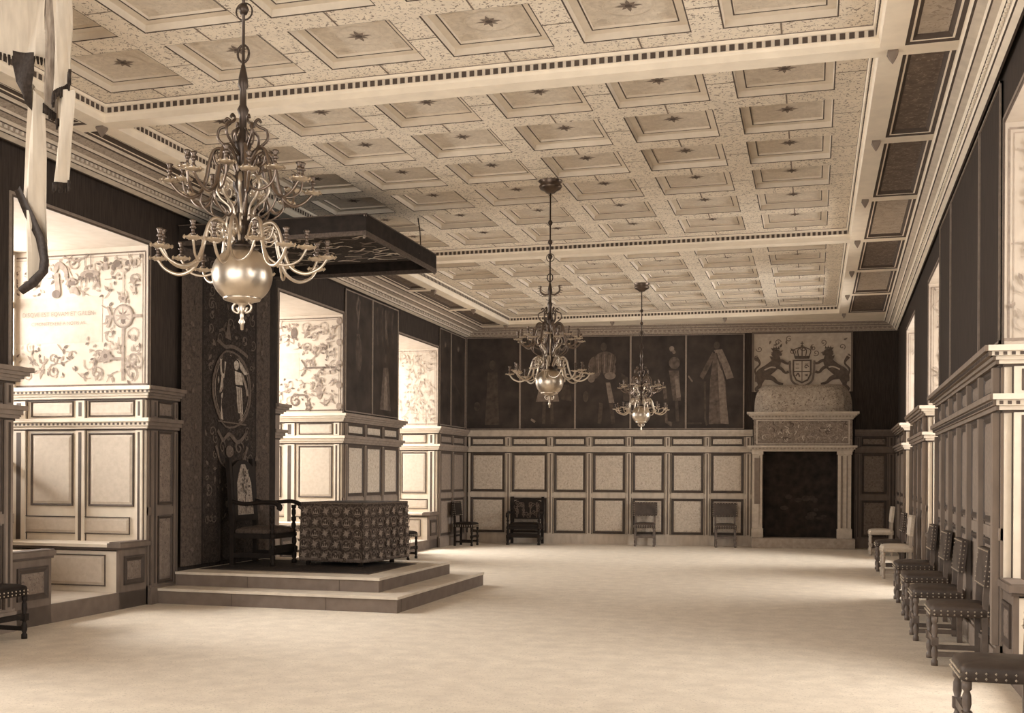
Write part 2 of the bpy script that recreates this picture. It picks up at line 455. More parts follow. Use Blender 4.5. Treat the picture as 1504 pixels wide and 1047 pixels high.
# ------------------------------------------------------------------ wainscot
def relief_panel(P, u0, u1, v0, v1, par, ring, field, w=.055, name='panel'):
    q = MB()
    def rc(e, n): return [P(u0 + e, v0 + e, n), P(u1 - e, v0 + e, n), P(u1 - e, v1 - e, n), P(u0 + e, v1 - e, n)]
    if ring is mRINGL: w *= .45
    lp = [(0, .0, 0), (0, .018, 0), (w * .35, .022, 0), (w * .9, .006, 0), (w, .008, 0), (w + .012, .010, 1), (w + .03, .016, 1)]
    for i in range(len(lp) - 1):
        A, B = rc(*lp[i][:2]), rc(*lp[i + 1][:2])
        for j in range(4): q.poly([A[j], A[(j + 1) % 4], B[(j + 1) % 4], B[j]], lp[i + 1][2])
    q.poly(rc(w + .03, .016), 1)
    return q.build(name, [ring, field], par)

CORN_T = [(2.44, 2.47, .045), (2.47, 2.50, .07), (2.50, 2.535, .105), (2.535, 2.58, .135)]
CORN_M = [(2.08, 2.115, .04), (2.115, 2.16, .065), (2.16, 2.205, .095)]
def wainscot(P, u0, u1, cols, frame, ring, field, free0=False, free1=False, zbot=0.0, low=True, dots=False, pil=True, shadow=True, inlay=None, pd=.03):
    """cols: list of (a, b) panel spans between u0 and u1"""
    b = MB()
    T = .02
    b.box(u0, u1, zbot, 2.56, 0.001, T, 0, P)
    PP = lambda u, v, n: P(u, v, n + T)
    for zs in (CORN_T, CORN_M):
        for z0, z1, n in zs:
            b.box(u0 - (n if free0 else 0), u1 + (n if free1 else 0), z0, z1, .002, n + T, 0, P)
        if shadow:
            z0, z1, n = zs[0]; b.box(u0 - (.012 if free0 else 0), u1 + (.012 if free1 else 0), z0 - .022, z0, .001, .012 + T, 1, P)
    if zbot < .1: b.box(u0, u1, 0, .20, .001, .05 + T, 0, P); b.box(u0, u1, .20, .225, .001, .03 + T, 0, P)
    if low and zbot < .1: b.box(u0, u1, 1.055, 1.15, .001, .012 + T, 0, P)
    # pilaster strips between the panels
    ed = [u0] + [e for c in cols for e in c] + [u1]
    for i in range(0, len(ed), 2):
        a, c = ed[i], ed[i + 1]
        if c - a < .05 or not pil: continue
        lo_, hi_ = (a + (c - a) * .22, a + (c - a) * .78)
        for (v0, v1) in ((max(zbot, .225), 2.06), (2.21, 2.42)):
            b.box(lo_, hi_, v0, v1, .001, pd + T, 0, P)
            if c - a > .1: b.box(a + (c - a) * .40, a + (c - a) * .60, v0 + .02, v1 - .02, pd + T - .001, pd + .0015 + T, 2, P)
            b.box(lo_ - .012, lo_, v0, v1, .001, .006 + T, 1, P); b.box(hi_, hi_ + .012, v0, v1, .001, .006 + T, 1, P)
    if dots:
        for zz, n in ((2.515, .105), (2.135, .065)):
            u = u0 - (n if free0 else 0) + .02
            while u < u1 + (n if free1 else 0) - .02:
                b.box(u, u + .028, zz - .012, zz + .014, n + T - .002, n + T + .003, 1, P); u += .06
    t = trim(b, [frame, ring, inlay or ring])
    for a, c in cols:
        w = min(.055, (c - a) * .12)
        relief_panel(PP, a, c, 2.225, 2.415, t, ring, field, w * .7)
        if low:
            relief_panel(PP, a, c, 1.175, 2.06, t, ring, field, w)
            if zbot < .1: relief_panel(PP, a, c, .24, 1.04, t, ring, field, w)
        else:
            relief_panel(PP, a, c, 1.155, 2.03, t, ring, field, w)
    return t
def even(u0, u1, n, gap=.16, e0=None, e1=None):
    e0 = gap if e0 is None else e0; e1 = gap if e1 is None else e1
    w = (u1 - u0 - e0 - e1 - gap * (n - 1)) / n
    return [(u0 + e0 + i * (w + gap), u0 + e0 + i * (w + gap) + w) for i in range(n)]

# end wall
wainscot(PB, -7.70, -1.30, [(-7.62, -6.84), (-6.67, -5.87), (-5.70, -4.99), (-4.82, -4.10), (-3.93, -3.24), (-3.07, -2.37), (-2.205, -1.50)], mWOODB, mRING, mPAN, inlay=mWOODD)
wainscot(PB, .86, 1.72, [(1.0, 1.52)], mWOODD, mRING, mPAND)  # darker frame and panels carry the shade right of the fireplace
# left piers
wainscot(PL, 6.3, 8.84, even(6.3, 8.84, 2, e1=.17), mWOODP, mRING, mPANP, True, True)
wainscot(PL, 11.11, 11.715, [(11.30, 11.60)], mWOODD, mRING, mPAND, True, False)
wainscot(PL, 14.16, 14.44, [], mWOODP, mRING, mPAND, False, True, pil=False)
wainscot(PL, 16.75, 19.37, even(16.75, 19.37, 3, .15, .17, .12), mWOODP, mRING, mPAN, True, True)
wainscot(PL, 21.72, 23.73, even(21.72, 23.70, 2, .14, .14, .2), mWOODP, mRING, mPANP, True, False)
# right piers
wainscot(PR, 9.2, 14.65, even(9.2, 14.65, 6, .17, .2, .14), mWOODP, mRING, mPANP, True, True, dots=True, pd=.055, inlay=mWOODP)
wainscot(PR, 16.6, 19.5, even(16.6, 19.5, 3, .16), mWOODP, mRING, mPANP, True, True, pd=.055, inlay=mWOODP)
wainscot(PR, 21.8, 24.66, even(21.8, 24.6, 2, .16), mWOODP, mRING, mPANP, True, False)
# embrasure jambs, far and near sides
for i, (a, c) in enumerate(NL):
    P = JF(c); x1 = xl(c)
    cols = [(x1 - 1.60, x1 - 1.00), (x1 - .78, x1 - .155)]
    if i == 2: cols = [(x1 - 1.60, x1 - 1.12), (x1 - .79, x1 - .165)]
    if i == 3: cols = [(x1 - 1.55, x1 - .96), (x1 - .80, x1 - .24)]
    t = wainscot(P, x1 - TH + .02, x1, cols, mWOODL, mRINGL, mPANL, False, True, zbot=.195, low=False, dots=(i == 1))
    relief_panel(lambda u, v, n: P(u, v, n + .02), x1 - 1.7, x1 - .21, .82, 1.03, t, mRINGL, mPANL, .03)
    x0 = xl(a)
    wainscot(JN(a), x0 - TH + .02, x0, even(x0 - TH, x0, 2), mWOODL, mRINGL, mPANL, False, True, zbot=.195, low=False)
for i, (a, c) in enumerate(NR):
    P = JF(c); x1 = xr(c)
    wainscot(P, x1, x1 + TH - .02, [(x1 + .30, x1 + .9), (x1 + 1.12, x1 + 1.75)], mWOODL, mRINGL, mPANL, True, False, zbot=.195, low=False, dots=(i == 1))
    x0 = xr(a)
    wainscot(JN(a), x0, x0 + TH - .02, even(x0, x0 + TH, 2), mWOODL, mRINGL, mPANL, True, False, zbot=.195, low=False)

# ------------------------------------------------------------------ painted murals on the far jambs
def text_flat(body, size, P, u, v, n, m, par, name):
    cu = bpy.data.curves.new('lettering', 'FONT'); cu.body = body; cu.size = size; cu.align_x = 'CENTER'
    cu.resolution_u = 3
    o = bpy.data.objects.new('lettering', cu); COL.objects.link(o)
    dg = bpy.context.evaluated_depsgraph_get(); me = bpy.data.meshes.new_from_object(o.evaluated_get(dg))
    bpy.data.objects.remove(o); bpy.data.curves.remove(cu)
    for vv in me.vertices: vv.co = P(u + vv.co.x, v + vv.co.y, n)
    me.materials.clear(); me.materials.append(m); me.name = name
    r = bpy.data.objects.new(name, me); COL.objects.link(r); r.parent = par
    return r
def mural(P, x0, x1, z0, z1, seed, par, strong=1.0, cart=None, roundel=None):
    R = random.Random(seed); q = Orn(P, .002, .00003)
    A, B, C = (mORN1, mORN2, mORN3) if strong > .6 else (mORN3, mORN1, mHAZE)
    # border lines
    for d, w, m in ((.03, .018, B), (.065, .010, A)):
        q.ribbon([(x0, z1 - d), (x1 - d, z1 - d), ], w, m); q.ribbon([(x1 - d, z1 - d), (x1 - d, z0)], w, m)
    q.ribbon([(x0, z0 + .015), (x1, z0 + .015)], .025, B)
    if cart: q.poly([(cart[0], cart[2]), (cart[1], cart[2]), (cart[1], cart[3]), (cart[0], cart[3])], mHAZE)
    def clear(u, v): return not (cart and cart[0] - .05 < u < cart[1] + .04 and cart[2] - .03 < v < cart[3] + .03) and not (roundel and math.hypot(u - roundel[0], v - roundel[1]) < .2)
    nx = int((x1 - x0) / .165); nz = int((z1 - z0) / .165)
    for i in range(nx):
        for j in range(nz):
            u = x0 + (i + .5) * (x1 - x0 - .1) / nx + R.uniform(-.05, .05); v = z0 + .08 + (j + .5) * (z1 - z0 - .16) / nz + R.uniform(-.05, .05)
            if not clear(u, v): continue
            k = R.random()
            if k < .34:
                q.spiral(u, v, R.uniform(.06, .11), R.uniform(0, 6.3), R.uniform(.9, 1.5), .016, R.choice((A, C)), R.choice((1, -1)))
                for _ in range(3): q.leaf(u + R.uniform(-.08, .08), v + R.uniform(-.08, .08), .07, .03, R.uniform(0, 6.3), R.choice((A, B)))
            elif k < .58:
                q.flower(u, v, R.uniform(.035, .06), A, B, 6, R.uniform(0, 1)); 
                for _ in range(3): q.leaf(u, v, .11, .035, R.uniform(0, 6.3), R.choice((A, C)))
            elif k < .8:
                a = R.uniform(0, 6.3)
                q.curve([(u - .1 * math.cos(a), v - .1 * math.sin(a)), (u + .03 * math.sin(a), v - .03 * math.cos(a)), (u + .1 * math.cos(a), v + .1 * math.sin(a))], .012, A)
                for s in (-1, 1): q.leaf(u, v, .08, .035, a + s * 1.0, B if R.random() < .5 else A)
            else:
                for _ in range(4): q.leaf(u + R.uniform(-.07, .07), v + R.uniform(-.07, .07), .06, .03, R.uniform(0, 6.3), R.choice((A, B, C)))
    if roundel:
        u, v = roundel
        q.ribbon([(u, v + .15), (u, z1 - .25)], .02, C); q.ribbon([(u, v - .14), (u, z0 + .06)], .035, A)
        q.ribbon([(u + .13, v), (x1 - .08, v)], .035, A); q.ribbon([(u - .13, v), (u - .24, v)], .03, A)
        q.disc(u, v, .125, .13, C); q.ring(u, v, .125, .13, .028, A); q.ring(u, v, .13, .135, .008, B)
        q.curve([(u - .22, v + .12), (u - .17, v), (u - .22, v - .13)], .035, A, n=8)
        q.disc(u - .005, v - .005, .07, .085, mHAZE, 14)
        for k in range(9): q.leaf(u, v, .115, .03, .2 + k * .7, A)
        q.poly([(u - .05, v + .03), (u - .01, v + .02), (u - .015, v + .04), (u - .05, v + .05)], B); q.poly([(u + .045, v + .04), (u + .01, v + .02), (u + .015, v + .045), (u + .05, v + .06)], B)
        q.poly([(u - .012, v + .02), (u + .012, v + .02), (u + .02, v - .025), (u - .015, v - .025)], A); q.poly([(u - .03, v - .04), (u + .04, v - .035), (u + .03, v - .085), (u + .005, v - .10), (u - .02, v - .08)], B)
        q.flower(u, v + .21, .07, A, B, 5, .3)
        q.ribbon([(u - .23, z0 + .33), (u, z0 + .33)], .03, A); q.spiral(u + .13, z0 + .33, .08, PI, 1.5, .02, A)
        q.flower(u - .24, z0 + .36, .10, A, B, 7)
    return q.build('painted_mural', par), q
x1 = xl(11.11); P = JF(11.11)
o, q = mural(P, x1 - TH + .05, x1, 2.59, ZL - .04, 5, wl, 1.0, (x1 - 1.9, x1 - .62, 3.12, 3.68), (x1 - .33, 3.42))
text_flat('DISQVE EST EQVAM ET GALEN', .075, P, x1 - 1.24, 3.45, .0095, mORN1, wl, 'inscription')
text_flat('CIMONETEXERE A NOTIS AS', .06, P, x1 - 1.24, 3.34, .0095, mORN1, wl, 'inscription')
# garland, urn and bird over the inscription
q = Orn(P, .0095, .00005)
q.curve([(x1 - 1.18, 4.17), (x1 - 1.0, 4.11), (x1 - .82, 4.17)], .02, mORN1, n=8)
q.ribbon([(x1 - .78, 4.18), (x1 - .78, 4.0)], .012, mORN2); q.disc(x1 - .80, 3.94, .13, .05, mORN1); q.disc(x1 - .80, 3.93, .06, .03, mORN2)
for k in range(5): q.leaf(x1 - .80 + (k - 2) * .04, 3.93, .10, .025, -PI / 2 + (k - 2) * .2, mORN2)
for k in range(11): q.leaf(x1 - .62 + k * .045, 4.04 + .03 * math.sin(k * 2.1), .09, .05, k * 1.7, mORN2 if k % 2 else mORN1)
q.disc(x1 - .42, 4.05, .05, .045, mORN2); q.star(x1 - .2, 3.83, .07, 4, mORN1, .35, .4)
q.curve([(x1 - 1.30, 3.98), (x1 - 1.24, 4.07), (x1 - 1.14, 4.0), (x1 - 1.12, 3.88)], [.05, .08, .06, .03], mORN1)
q.ribbon([(x1 - 1.27, 3.97), (x1 - 1.24, 3.72)], .07, mORN1); q.disc(x1 - 1.27, 3.72, .06, .05, mORN2)
q.curve([(x1 - 1.13, 3.82), (x1 - 1.07, 3.90), (x1 - .98, 3.84)], .03, mORN1); q.ribbon([(x1 - 1.1, 3.84), (x1 - 1.0, 3.84)], .05, mORN2)
q.curve([(x1 - 1.08, 3.74), (x1 - 1.02, 3.76), (x1 - .95, 3.70)], [.05, .09, .03], mORN1)
q.build('painted_grotesque', wl)
x1 = xl(16.75); P = JF(16.75)
mural(P, x1 - TH + .05, x1, 2.62, ZL - .02, 11, wl, .8, (x1 - 1.5, x1 - .80, 3.18, 3.62), None)
q = Orn(P, .0095, .00005)
q.ribbon([(x1 - .70, 3.36), (x1 - .12, 3.36)], .035, mORN2); q.curve([(x1 - .76, 3.5), (x1 - .68, 3.36), (x1 - .76, 3.22)], .03, mORN2)
q.ribbon([(x1 - .68, 3.4), (x1 - .36, 3.68)], .022, mORN1); q.disc(x1 - .33, 3.70, .05, .05, mORN2)
q.disc(x1 - .42, 2.98, .06, .16, mORN1); q.disc(x1 - .9, 3.96, .06, .09, mORN2)
q.spiral(x1 - .86, 2.80, .11, PI * .5, 1.2, .03, mORN2); q.curve([(x1 - .86, 2.90), (x1 - .66, 2.88), (x1 - .62, 2.72)], .035, mORN2); q.flower(x1 - .62, 2.69, .08, mORN2, mORN1, 5)
for k in range(5): q.disc(x1 - .06, 2.7 + k * .36, .05, .06, mORN1)
q.build('painted_grotesque', wl)
x1 = xl(21.72); P = JF(21.72)
mural(P, x1 - TH + .05, x1, 2.62, ZL - .02, 17, wl, .3, (x1 - 1.5, x1 - .85, 3.2, 3.7), None)
for i in (1, 2, 3):
    c = NR[i][1]; x1 = xr(c); P = JF(c)
    mural(lambda u, v, n, P=P, x1=x1: P(x1 + (x1 + TH - u) - x1, v, n) if False else P(2 * x1 - u, v, n), x1 - TH + .05, x1, 2.62, ZR - .02, 20 + i, wr, .3, None, None)

# ------------------------------------------------------------------ window benches in the embrasures
def bench(P, ua, ub, rot, label, group='benches in the window embrasures'):
    """P is a wall frame (u along wall, n into room); bench spans u ua..ub, depth in -n"""
    t = MB(); um = (ua + ub) / 2
    o = empty('window_bench', P(um, .19, -.6))
    off = Vector(o.location)
    W = lambda u, v, n: tuple(Vector(P(u, v, n)) - off)
    t.box(ua, ub, .19, .66, -1.75, -.04, 0, W); t.box(ua, ub, .0, .19, -.04, -.004, 0, W)
    t.build('seat_box', mWOODL, o)
    t = MB(); t.box(ua - .03, ub + .03, .705, .74, -1.75, .03, 0, W); t.box(ua - .02, ub + .02, .675, .705, -1.75, .015, 1, W); t.box(ua - .031, ub + .031, .705, .738, .0301, .0315, 1, W)
    t.build('seat_board', [mWOODL, mRINGL], o)
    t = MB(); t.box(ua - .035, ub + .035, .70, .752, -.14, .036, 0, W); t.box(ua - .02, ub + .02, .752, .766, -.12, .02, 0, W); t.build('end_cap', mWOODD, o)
    e = MB(); e.box(ua, ub, .005, .672, -.04, .0, 0, W); e.build('end_board', mWOODD, o)  # end facing the room coloured dark for its shade
    a = min(ua, ub); c = max(ua, ub)
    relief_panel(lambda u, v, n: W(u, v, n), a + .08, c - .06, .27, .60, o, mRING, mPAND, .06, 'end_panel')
    face = ua if rot > 0 else ub      # long front facing the embrasure
    s = -1 if rot > 0 else 1
    F = lambda u, v, n: W(face + s * n, v, u)
    relief_panel(F, -1.7, -.18, .26, .62, o, mRINGL, mPANL, .03, 'front_panel')
    tag(o, label, 'bench', group)
    return o
LB = [('near', 4.0, 'bench nearest the viewer on the left'), ]
names = {1: 'first window embrasure on the left, the one in front of the dais', 2: 'second window embrasure on the left, behind the dais table', 3: 'last window embrasure on the left'}
for i in (1, 2, 3):
    a, c = NL[i]
    lab_f = {1: 'bright panelled bench under the inscribed mural, left foreground', 2: 'panelled bench in the embrasure beyond the throne', 3: 'panelled bench in the farthest left embrasure, behind the table'}[i]
    lab_n = {1: 'shaded bench end with carved panel beside the dark stool, left edge', 2: 'bench on near side of the embrasure beyond the throne', 3: 'bench on near side of the farthest left embrasure'}[i]
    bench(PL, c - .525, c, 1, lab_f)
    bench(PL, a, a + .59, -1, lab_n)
for i in (1, 2, 3):
    a, c = NR[i]
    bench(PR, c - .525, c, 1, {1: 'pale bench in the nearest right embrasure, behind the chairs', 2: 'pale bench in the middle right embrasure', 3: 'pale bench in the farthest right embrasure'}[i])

# ------------------------------------------------------------------ paintings on the end wall and piers
def painting(P, u0, u1, v0, v1, label, fig=None, strips=(1, 1), cat='painting', group=None, canv=None):
    ctr = Vector(P((u0 + u1) / 2, v0, .0)); o = empty('portrait_painting', ctr)
    W = lambda u, v, n: tuple(Vector(P(u, v, n)) - ctr)
    b = MB(); b.box(u0, u1, v0, v1, .004, .018, 0, W); b.build('canvas', canv or mCLOTH2, o)
    b = MB()
    e0, e1 = (.028 if strips[0] else .01), (.028 if strips[1] else .01)
    b.box(u0, u0 + e0, v0, v1, .006, .035, 0, W); b.box(u1 - e1, u1, v0, v1, .006, .035, 0, W)
    b.box(u0, u1, v0, v0 + .02, .006, .03, 0, W); b.box(u0, u1, v1 - .02, v1, .006, .03, 0, W)
    b.build('frame', mGILT, o)
    if fig:
        q = Orn(lambda u, v, n: W(u0 + u * (u1 - u0), v0 + v * (v1 - v0), n), .0185, .0003)
        fig(q); q.build('painted_figure', o)
    tag(o, label, cat, group); return o
def f1(q):
    q.poly([(.35, .05), (.62, .05), (.58, .62), (.40, .62)], mFIGD); q.disc(.49, .70, .06, .05, mFIGD); q.disc(.2, .25, .06, .05, mFIGD)
def f2(q):
    q.poly([(.30, .30), (.72, .30), (.62, .62), (.42, .62)], mFIGL); q.poly([(.38, .60), (.64, .60), (.60, .82), (.42, .82)], mFIGD); q.disc(.51, .88, .06, .045, mFIG)
    q.ribbon([(.45, .30), (.44, .06)], .06, mFIGD); q.ribbon([(.58, .30), (.6, .06)], .06, mFIGD); q.poly([(.20, .10), (.27, .07), (.30, .09), (.22, .12)], mFIGL)
    q.poly([(.75, .32), (.95, .30), (.90, .48), (.78, .48)], mFIGD)
def f3(q):
    q.disc(.55, .74, .20, .09, mFIG); q.disc(.36, .66, .12, .12, mFIG); q.disc(.62, .64, .12, .10, mFIG); q.disc(.30, .55, .07, .05, mFIGL)
    for k in range(7): q.ribbon([(.38 + k * .05, .60), (.36 + k * .06, .80)], .015, mFIGL if k % 2 else mFIGD)
    q.disc(.52, .88, .055, .045, mFIGD); q.disc(.64, .57, .10, .04, mFIGL)
    q.poly([(.56, .50), (.64, .50), (.72, .28), (.62, .28)], mFIGL); q.disc(.2, .35, .05, .06, mFIGD); q.ribbon([(.48, .28), (.45, .06)], .07, mFIGD); q.ribbon([(.66, .28), (.70, .06)], .07, mFIGD)
    q.poly([(.84, .6), (.96, .55), (.98, .3), (.88, .3)], mFIGD)
def f4(q):
    q.disc(.75, .85, .045, .03, mFIGL); q.disc(.79, .815, .03, .02, mFIGL)
    q.disc(.80, .70, .10, .065, mFIG); q.poly([(.70, .62), (.88, .62), (.92, .30), (.78, .30)], mFIG); q.poly([(.80, .56), (.87, .56), (.92, .34), (.84, .33)], mFIGL)
    q.ribbon([(.64, .28), (.66, .08), (.76, .05)], .05, mFIG); q.ribbon([(.62, .46), (.64, .32)], .06, mFIG); q.ribbon([(.84, .30), (.86, .08)], .06, mFIGD)
def f5(q):
    q.poly([(.48, .83), (.62, .84), (.74, .68), (.82, .54), (.70, .52), (.60, .70)], mFIGL)
    q.poly([(.46, .81), (.36, .70), (.24, .56), (.30, .52), (.42, .66), (.50, .78)], mFIG)
    q.poly([(.48, .80), (.54, .80), (.68, .50), (.72, .06), (.40, .05), (.42, .52)], mFIG)
    q.poly([(.54, .78), (.58, .74), (.66, .52), (.74, .05), (.60, .06), (.56, .50)], mFIGL)
    q.ribbon([(.52, .80), (.62, .62)], .02, mFIGD); q.disc(.53, .88, .05, .04, mFIGD)
    q.ribbon([(.33, .5), (.34, .10), (.37, .04)], .035, mFIGD); q.ribbon([(.02, .06), (.28, .06)], .02, mFIGD); q.ribbon([(.05, .56), (.12, .50)], .02, mFIGL)
px = [-7.74, -6.507, -5.245, -3.999, -2.774, -1.492]
plab = ['nearly black full-length portrait in the left corner of the end wall', 'dark portrait of a figure in a pale skirt, behind the middle chandelier',
        'dark portrait of a broad figure in a puffed grey doublet, end wall', 'dark portrait of a standing man with pale face and hose, behind the smallest chandelier',
        'portrait of a figure in a long pale cloak beside the chimneypiece']
for i in range(5): painting(PB, px[i], px[i + 1], 2.60, 4.72, plab[i], (f1, f2, f3, f4, f5)[i], (0 if i == 0 else 1, 1 if i == 4 else 0), group=None)
def g1(q):
    q.curve([(.5, .78), (.42, .88), (.5, .97)], .06, mFIG); q.ribbon([(.55, .95), (.45, .70)], .05, mFIG); q.poly([(.4, .66), (.55, .66), (.5, .60)], mFIG)
    q.disc(.5, .5, .12, .16, mFIGD)
def g2(q):
    for k in range(4): q.curve([(.2 + k * .2, .95), (.15 + k * .2, .8), (.22 + k * .2, .62)], .04, mFIGD)
    q.poly([(.30, .06), (.72, .06), (.62, .44), (.44, .44)], mFIG); q.poly([(.44, .06), (.60, .06), (.56, .36), (.48, .36)], mFIGL); q.disc(.5, .52, .07, .04, mFIGD); q.ribbon([(.5, .95), (.52, .7)], .06, mFIG)
def g3(q): q.ribbon([(.1, .5), (.9, .3)], .02, mFIGD); q.disc(.5, .85, .08, .03, mFIG)
painting(PL, 16.80, 18.0, 2.62, 4.7, 'dark narrow portrait beside the second left embrasure', g1, (1, 0))
painting(PL, 18.0, 19.30, 2.62, 4.7, 'dark portrait with a pale gown, next to the last left embrasure', g2, (1, 1))
painting(PL, 21.78, 22.55, 2.62, 4.7, 'black narrow canvas just past the last left embrasure', g3, (0, 0))
painting(PL, 22.55, 23.62, 2.62, 4.7, 'black canvas in the far left corner of the hall', g3, (1, 1))
painting(PR, 9.28, 10.60, 2.62, 4.7, 'dark canvas on the right pier, nearest the viewer', None, (0, 1), canv=mCLOTH)
painting(PR, 10.60, 13.21, 2.62, 4.7, 'wide dark canvas in the middle of the right pier', None, (0, 1), canv=mCLOTH)
painting(PR, 13.21, 14.57, 2.62, 4.7, 'dark canvas on the right pier, farthest of its three', None, (0, 0), canv=mCLOTH)

# ------------------------------------------------------------------ chimneypiece
fp = empty('fireplace', PB(-.22, 0, 0)); off = Vector(fp.location)
W = lambda u, v, n: tuple(Vector(PB(u, v, n)) - off)
b = MB(); b.box(-1.30, .86, 0, .215, .004, .52, 0, W); b.build('hearth', mSTONE, fp, .01)
for (a, c, nm) in ((-1.29, -1.08, 0), (.50, .78, 1)):
    b = MB(); b.box(a, c, .215, 2.12, .004, .36, 0, W); b.box(a - .02, c + .02, .215, .42, .004, .385, 0, W); b.box(a - .02, c + .02, 2.03, 2.12, .004, .385, 0, W)
    if nm: b.box(a + .06, a + .10, .44, 2.0, .36, .372, 1, W); b.box(c - .10, c - .08, .44, 2.0, .36, .372, 1, W)
    else: b.box(a + .04, c - .05, .95, 1.95, .36, .368, 1, W); b.box(a + .14, a + .15, .5, 2.0, .36, .37, 1, W)
    b.build('jamb', [mSTONEL, mMIDL], fp, .006)
b = MB(); b.box(-1.08, .50, .215, 2.12, .006, .012, 0, W); b.box(-1.08, -1.06, .215, 2.1, .01, .34, 0, W); b.box(.48, .50, .215, 2.1, .01, .34, 0, W); b.build('firebox', mSOOT, fp)
q = Orn(W, .0125, .0003); R = random.Random(3)
for k in range(16):
    u, v = -.75 + R.random() * 1.0, .62 + R.random() * .5
    q.disc(u, v, R.uniform(.04, .12), R.uniform(.03, .07), R.choice((mSOOT, mCANE2)), 9)
q.build('fireback_relief', fp)
b = MB()
for z0, z1, n in ((2.10, 2.14, .38), (2.14, 2.18, .42), (2.18, 2.225, .46)): b.box(-1.29 - (n - .36), .80 + (n - .36), z0, z1, .004, n, 0, W)
x = -1.3
while x < .84: b.box(x, x + .035, 2.145, 2.175, .42, .432, 1, W); x += .075
b.build('lintel', [mSTONEL, mSTONE], fp)
b = MB(); b.box(-1.27, .80, 2.225, 2.80, .004, .36, 0, W); b.build('frieze', mFRZ, fp)
q = Orn(W, .361, .0004); R = random.Random(8)
for k in range(46):
    u = -1.1 + R.random() * 1.75; v = 2.3 + R.random() * .42
    q.curve([(u, v), (u + R.uniform(-.05, .05), v + .07), (u + R.uniform(-.12, .12), v + R.uniform(-.02, .12))], .018, R.choice((mSTONE, mSTONEL, mHER)))
for u in (-1.2, .73): q.ribbon([(u, 2.25), (u, 2.78)], .03, mSTONEL)
q.ribbon([(-1.2, 2.77), (.73, 2.77)], .02, mSTONEL); q.ribbon([(-1.2, 2.26), (.73, 2.26)], .02, mSTONEL)
q.build('frieze_carving', fp)
b = MB()
for z0, z1, n in ((2.80, 2.835, .39), (2.835, 2.87, .43), (2.87, 2.905, .48), (2.905, 2.95, .53)): b.box(-1.27 - (n - .36) * .8, .80 + (n - .36) * .8, z0, z1, .004, n, 0, W)
x = -1.3
while x < .84: b.box(x, x + .035, 2.838, 2.868, .43, .442, 1, W); x += .07
b.build('mantel_shelf', [mSTONEL, mSTONE], fp)
# hood: barrel-shouldered stone hood on the shelf
b = MB(); rows = []
for i in range(13):
    t = i / 12; zz = 2.95 + .62 * math.sin(t * PI / 2); dd = .02 + .34 * math.cos(t * PI / 2) ** .7
    hw = 1.04 - .26 * (1 - math.cos(t * PI / 2)) ** 1.3
    row = [W(-.235 - hw, zz, .03)]
    for k in range(13):
        s = -1 + 2 * k / 12
        row.append(W(-.235 + s * hw, zz, .03 + dd * (1 - abs(s) ** 6)))
    row.append(W(-.235 + hw, zz, .03)); rows.append(row)
for i in range(12):
    for k in range(14): b.add([rows[i][k], rows[i][k + 1], rows[i + 1][k + 1], rows[i + 1][k]], [(0, 1, 2, 3)], 0, True)
b.poly(rows[-1]); b.build('hood', mHOOD, fp)
tag(fp, 'stone fireplace with carved frieze and rounded hood at the far end', 'fireplace')
# heraldic overmantel
om = empty('heraldic_panel', PB(-.26, 3.42, 0)); off = Vector(om.location)
W = lambda u, v, n: tuple(Vector(PB(u, v, n)) - off)
b = MB(); b.box(-1.29, .77, 3.42, 4.72, .006, .022, 0, W); b.build('painted_board', mOVER, om)
b = MB(); b.box(-1.33, -1.29, 3.42, 4.72, .005, .05, 0, W); b.box(.77, .81, 3.42, 4.72, .005, .05, 0, W); b.box(-1.33, .81, 4.70, 4.74, .005, .05, 0, W); b.build('frame', mWOODD, om)
q = Orn(W, .0235, .0003); R = random.Random(2)
for k in range(60):
    u, v = -1.22 + R.random() * 1.92, 3.5 + R.random() * 1.1
    if abs(u + .26) < .95 and v < 4.25 and v > 3.4: continue
    if R.random() < .5: q.leaf(u, v, .10, .045, R.uniform(0, 6.3), R.choice((mHERM, mHERM, mHER)))
    else: q.spiral(u, v, .07, R.uniform(0, 6), 1.2, .02, mHERM)
q.build('foliage', om)
q = Orn(W, .042, .0003); u = -.26
q.poly([(u - .20, 4.12), (u + .20, 4.12), (u + .20, 3.80), (u + .13, 3.66), (u, 3.60), (u - .13, 3.66), (u - .20, 3.80)], mHER)
q.poly([(u - .165, 4.09), (u + .165, 4.09), (u + .165, 3.81), (u + .11, 3.69), (u, 3.64), (u - .11, 3.69), (u - .165, 3.81)], mOVER)
q.ribbon([(u, 4.09), (u, 3.65)], .018, mHER); q.ribbon([(u - .165, 3.86), (u + .165, 3.86)], .018, mHER)
def crown(q, u, v, r, m):
    q.ribbon([(u - r, v), (u + r, v)], r * .35, m)
    for k in (-1, 0, 1): q.poly([(u + k * r * .7 - r * .22, v + r * .1), (u + k * r * .7 + r * .22, v + r * .1), (u + k * r * .8, v + r * .9)], m)
for du, dv in ((-.10, 4.02), (.10, 4.02), (-.10, 3.93), (.09, 3.78)): crown(q, u + du, dv, .035, mHERM)
q.spiral(u + .09, 3.96, .05, 0, 1, .02, mHER); q.curve([(u - .13, 3.76), (u - .08, 3.82), (u - .05, 3.74)], .03, mHER); q.star(u + .1, 3.78, .04, 5, mHER)
q.curve([(u - .26, 4.1), (u - .25, 3.85), (u - .2, 3.64), (u, 3.54), (u + .2, 3.64), (u + .25, 3.85), (u + .26, 4.1)], .045, mHERM)
q.build('shield', om)
q = Orn(W, .042, .0003)
q.poly([(u - .17, 4.20), (u + .17, 4.20), (u + .15, 4.14), (u - .15, 4.14)], mHER)
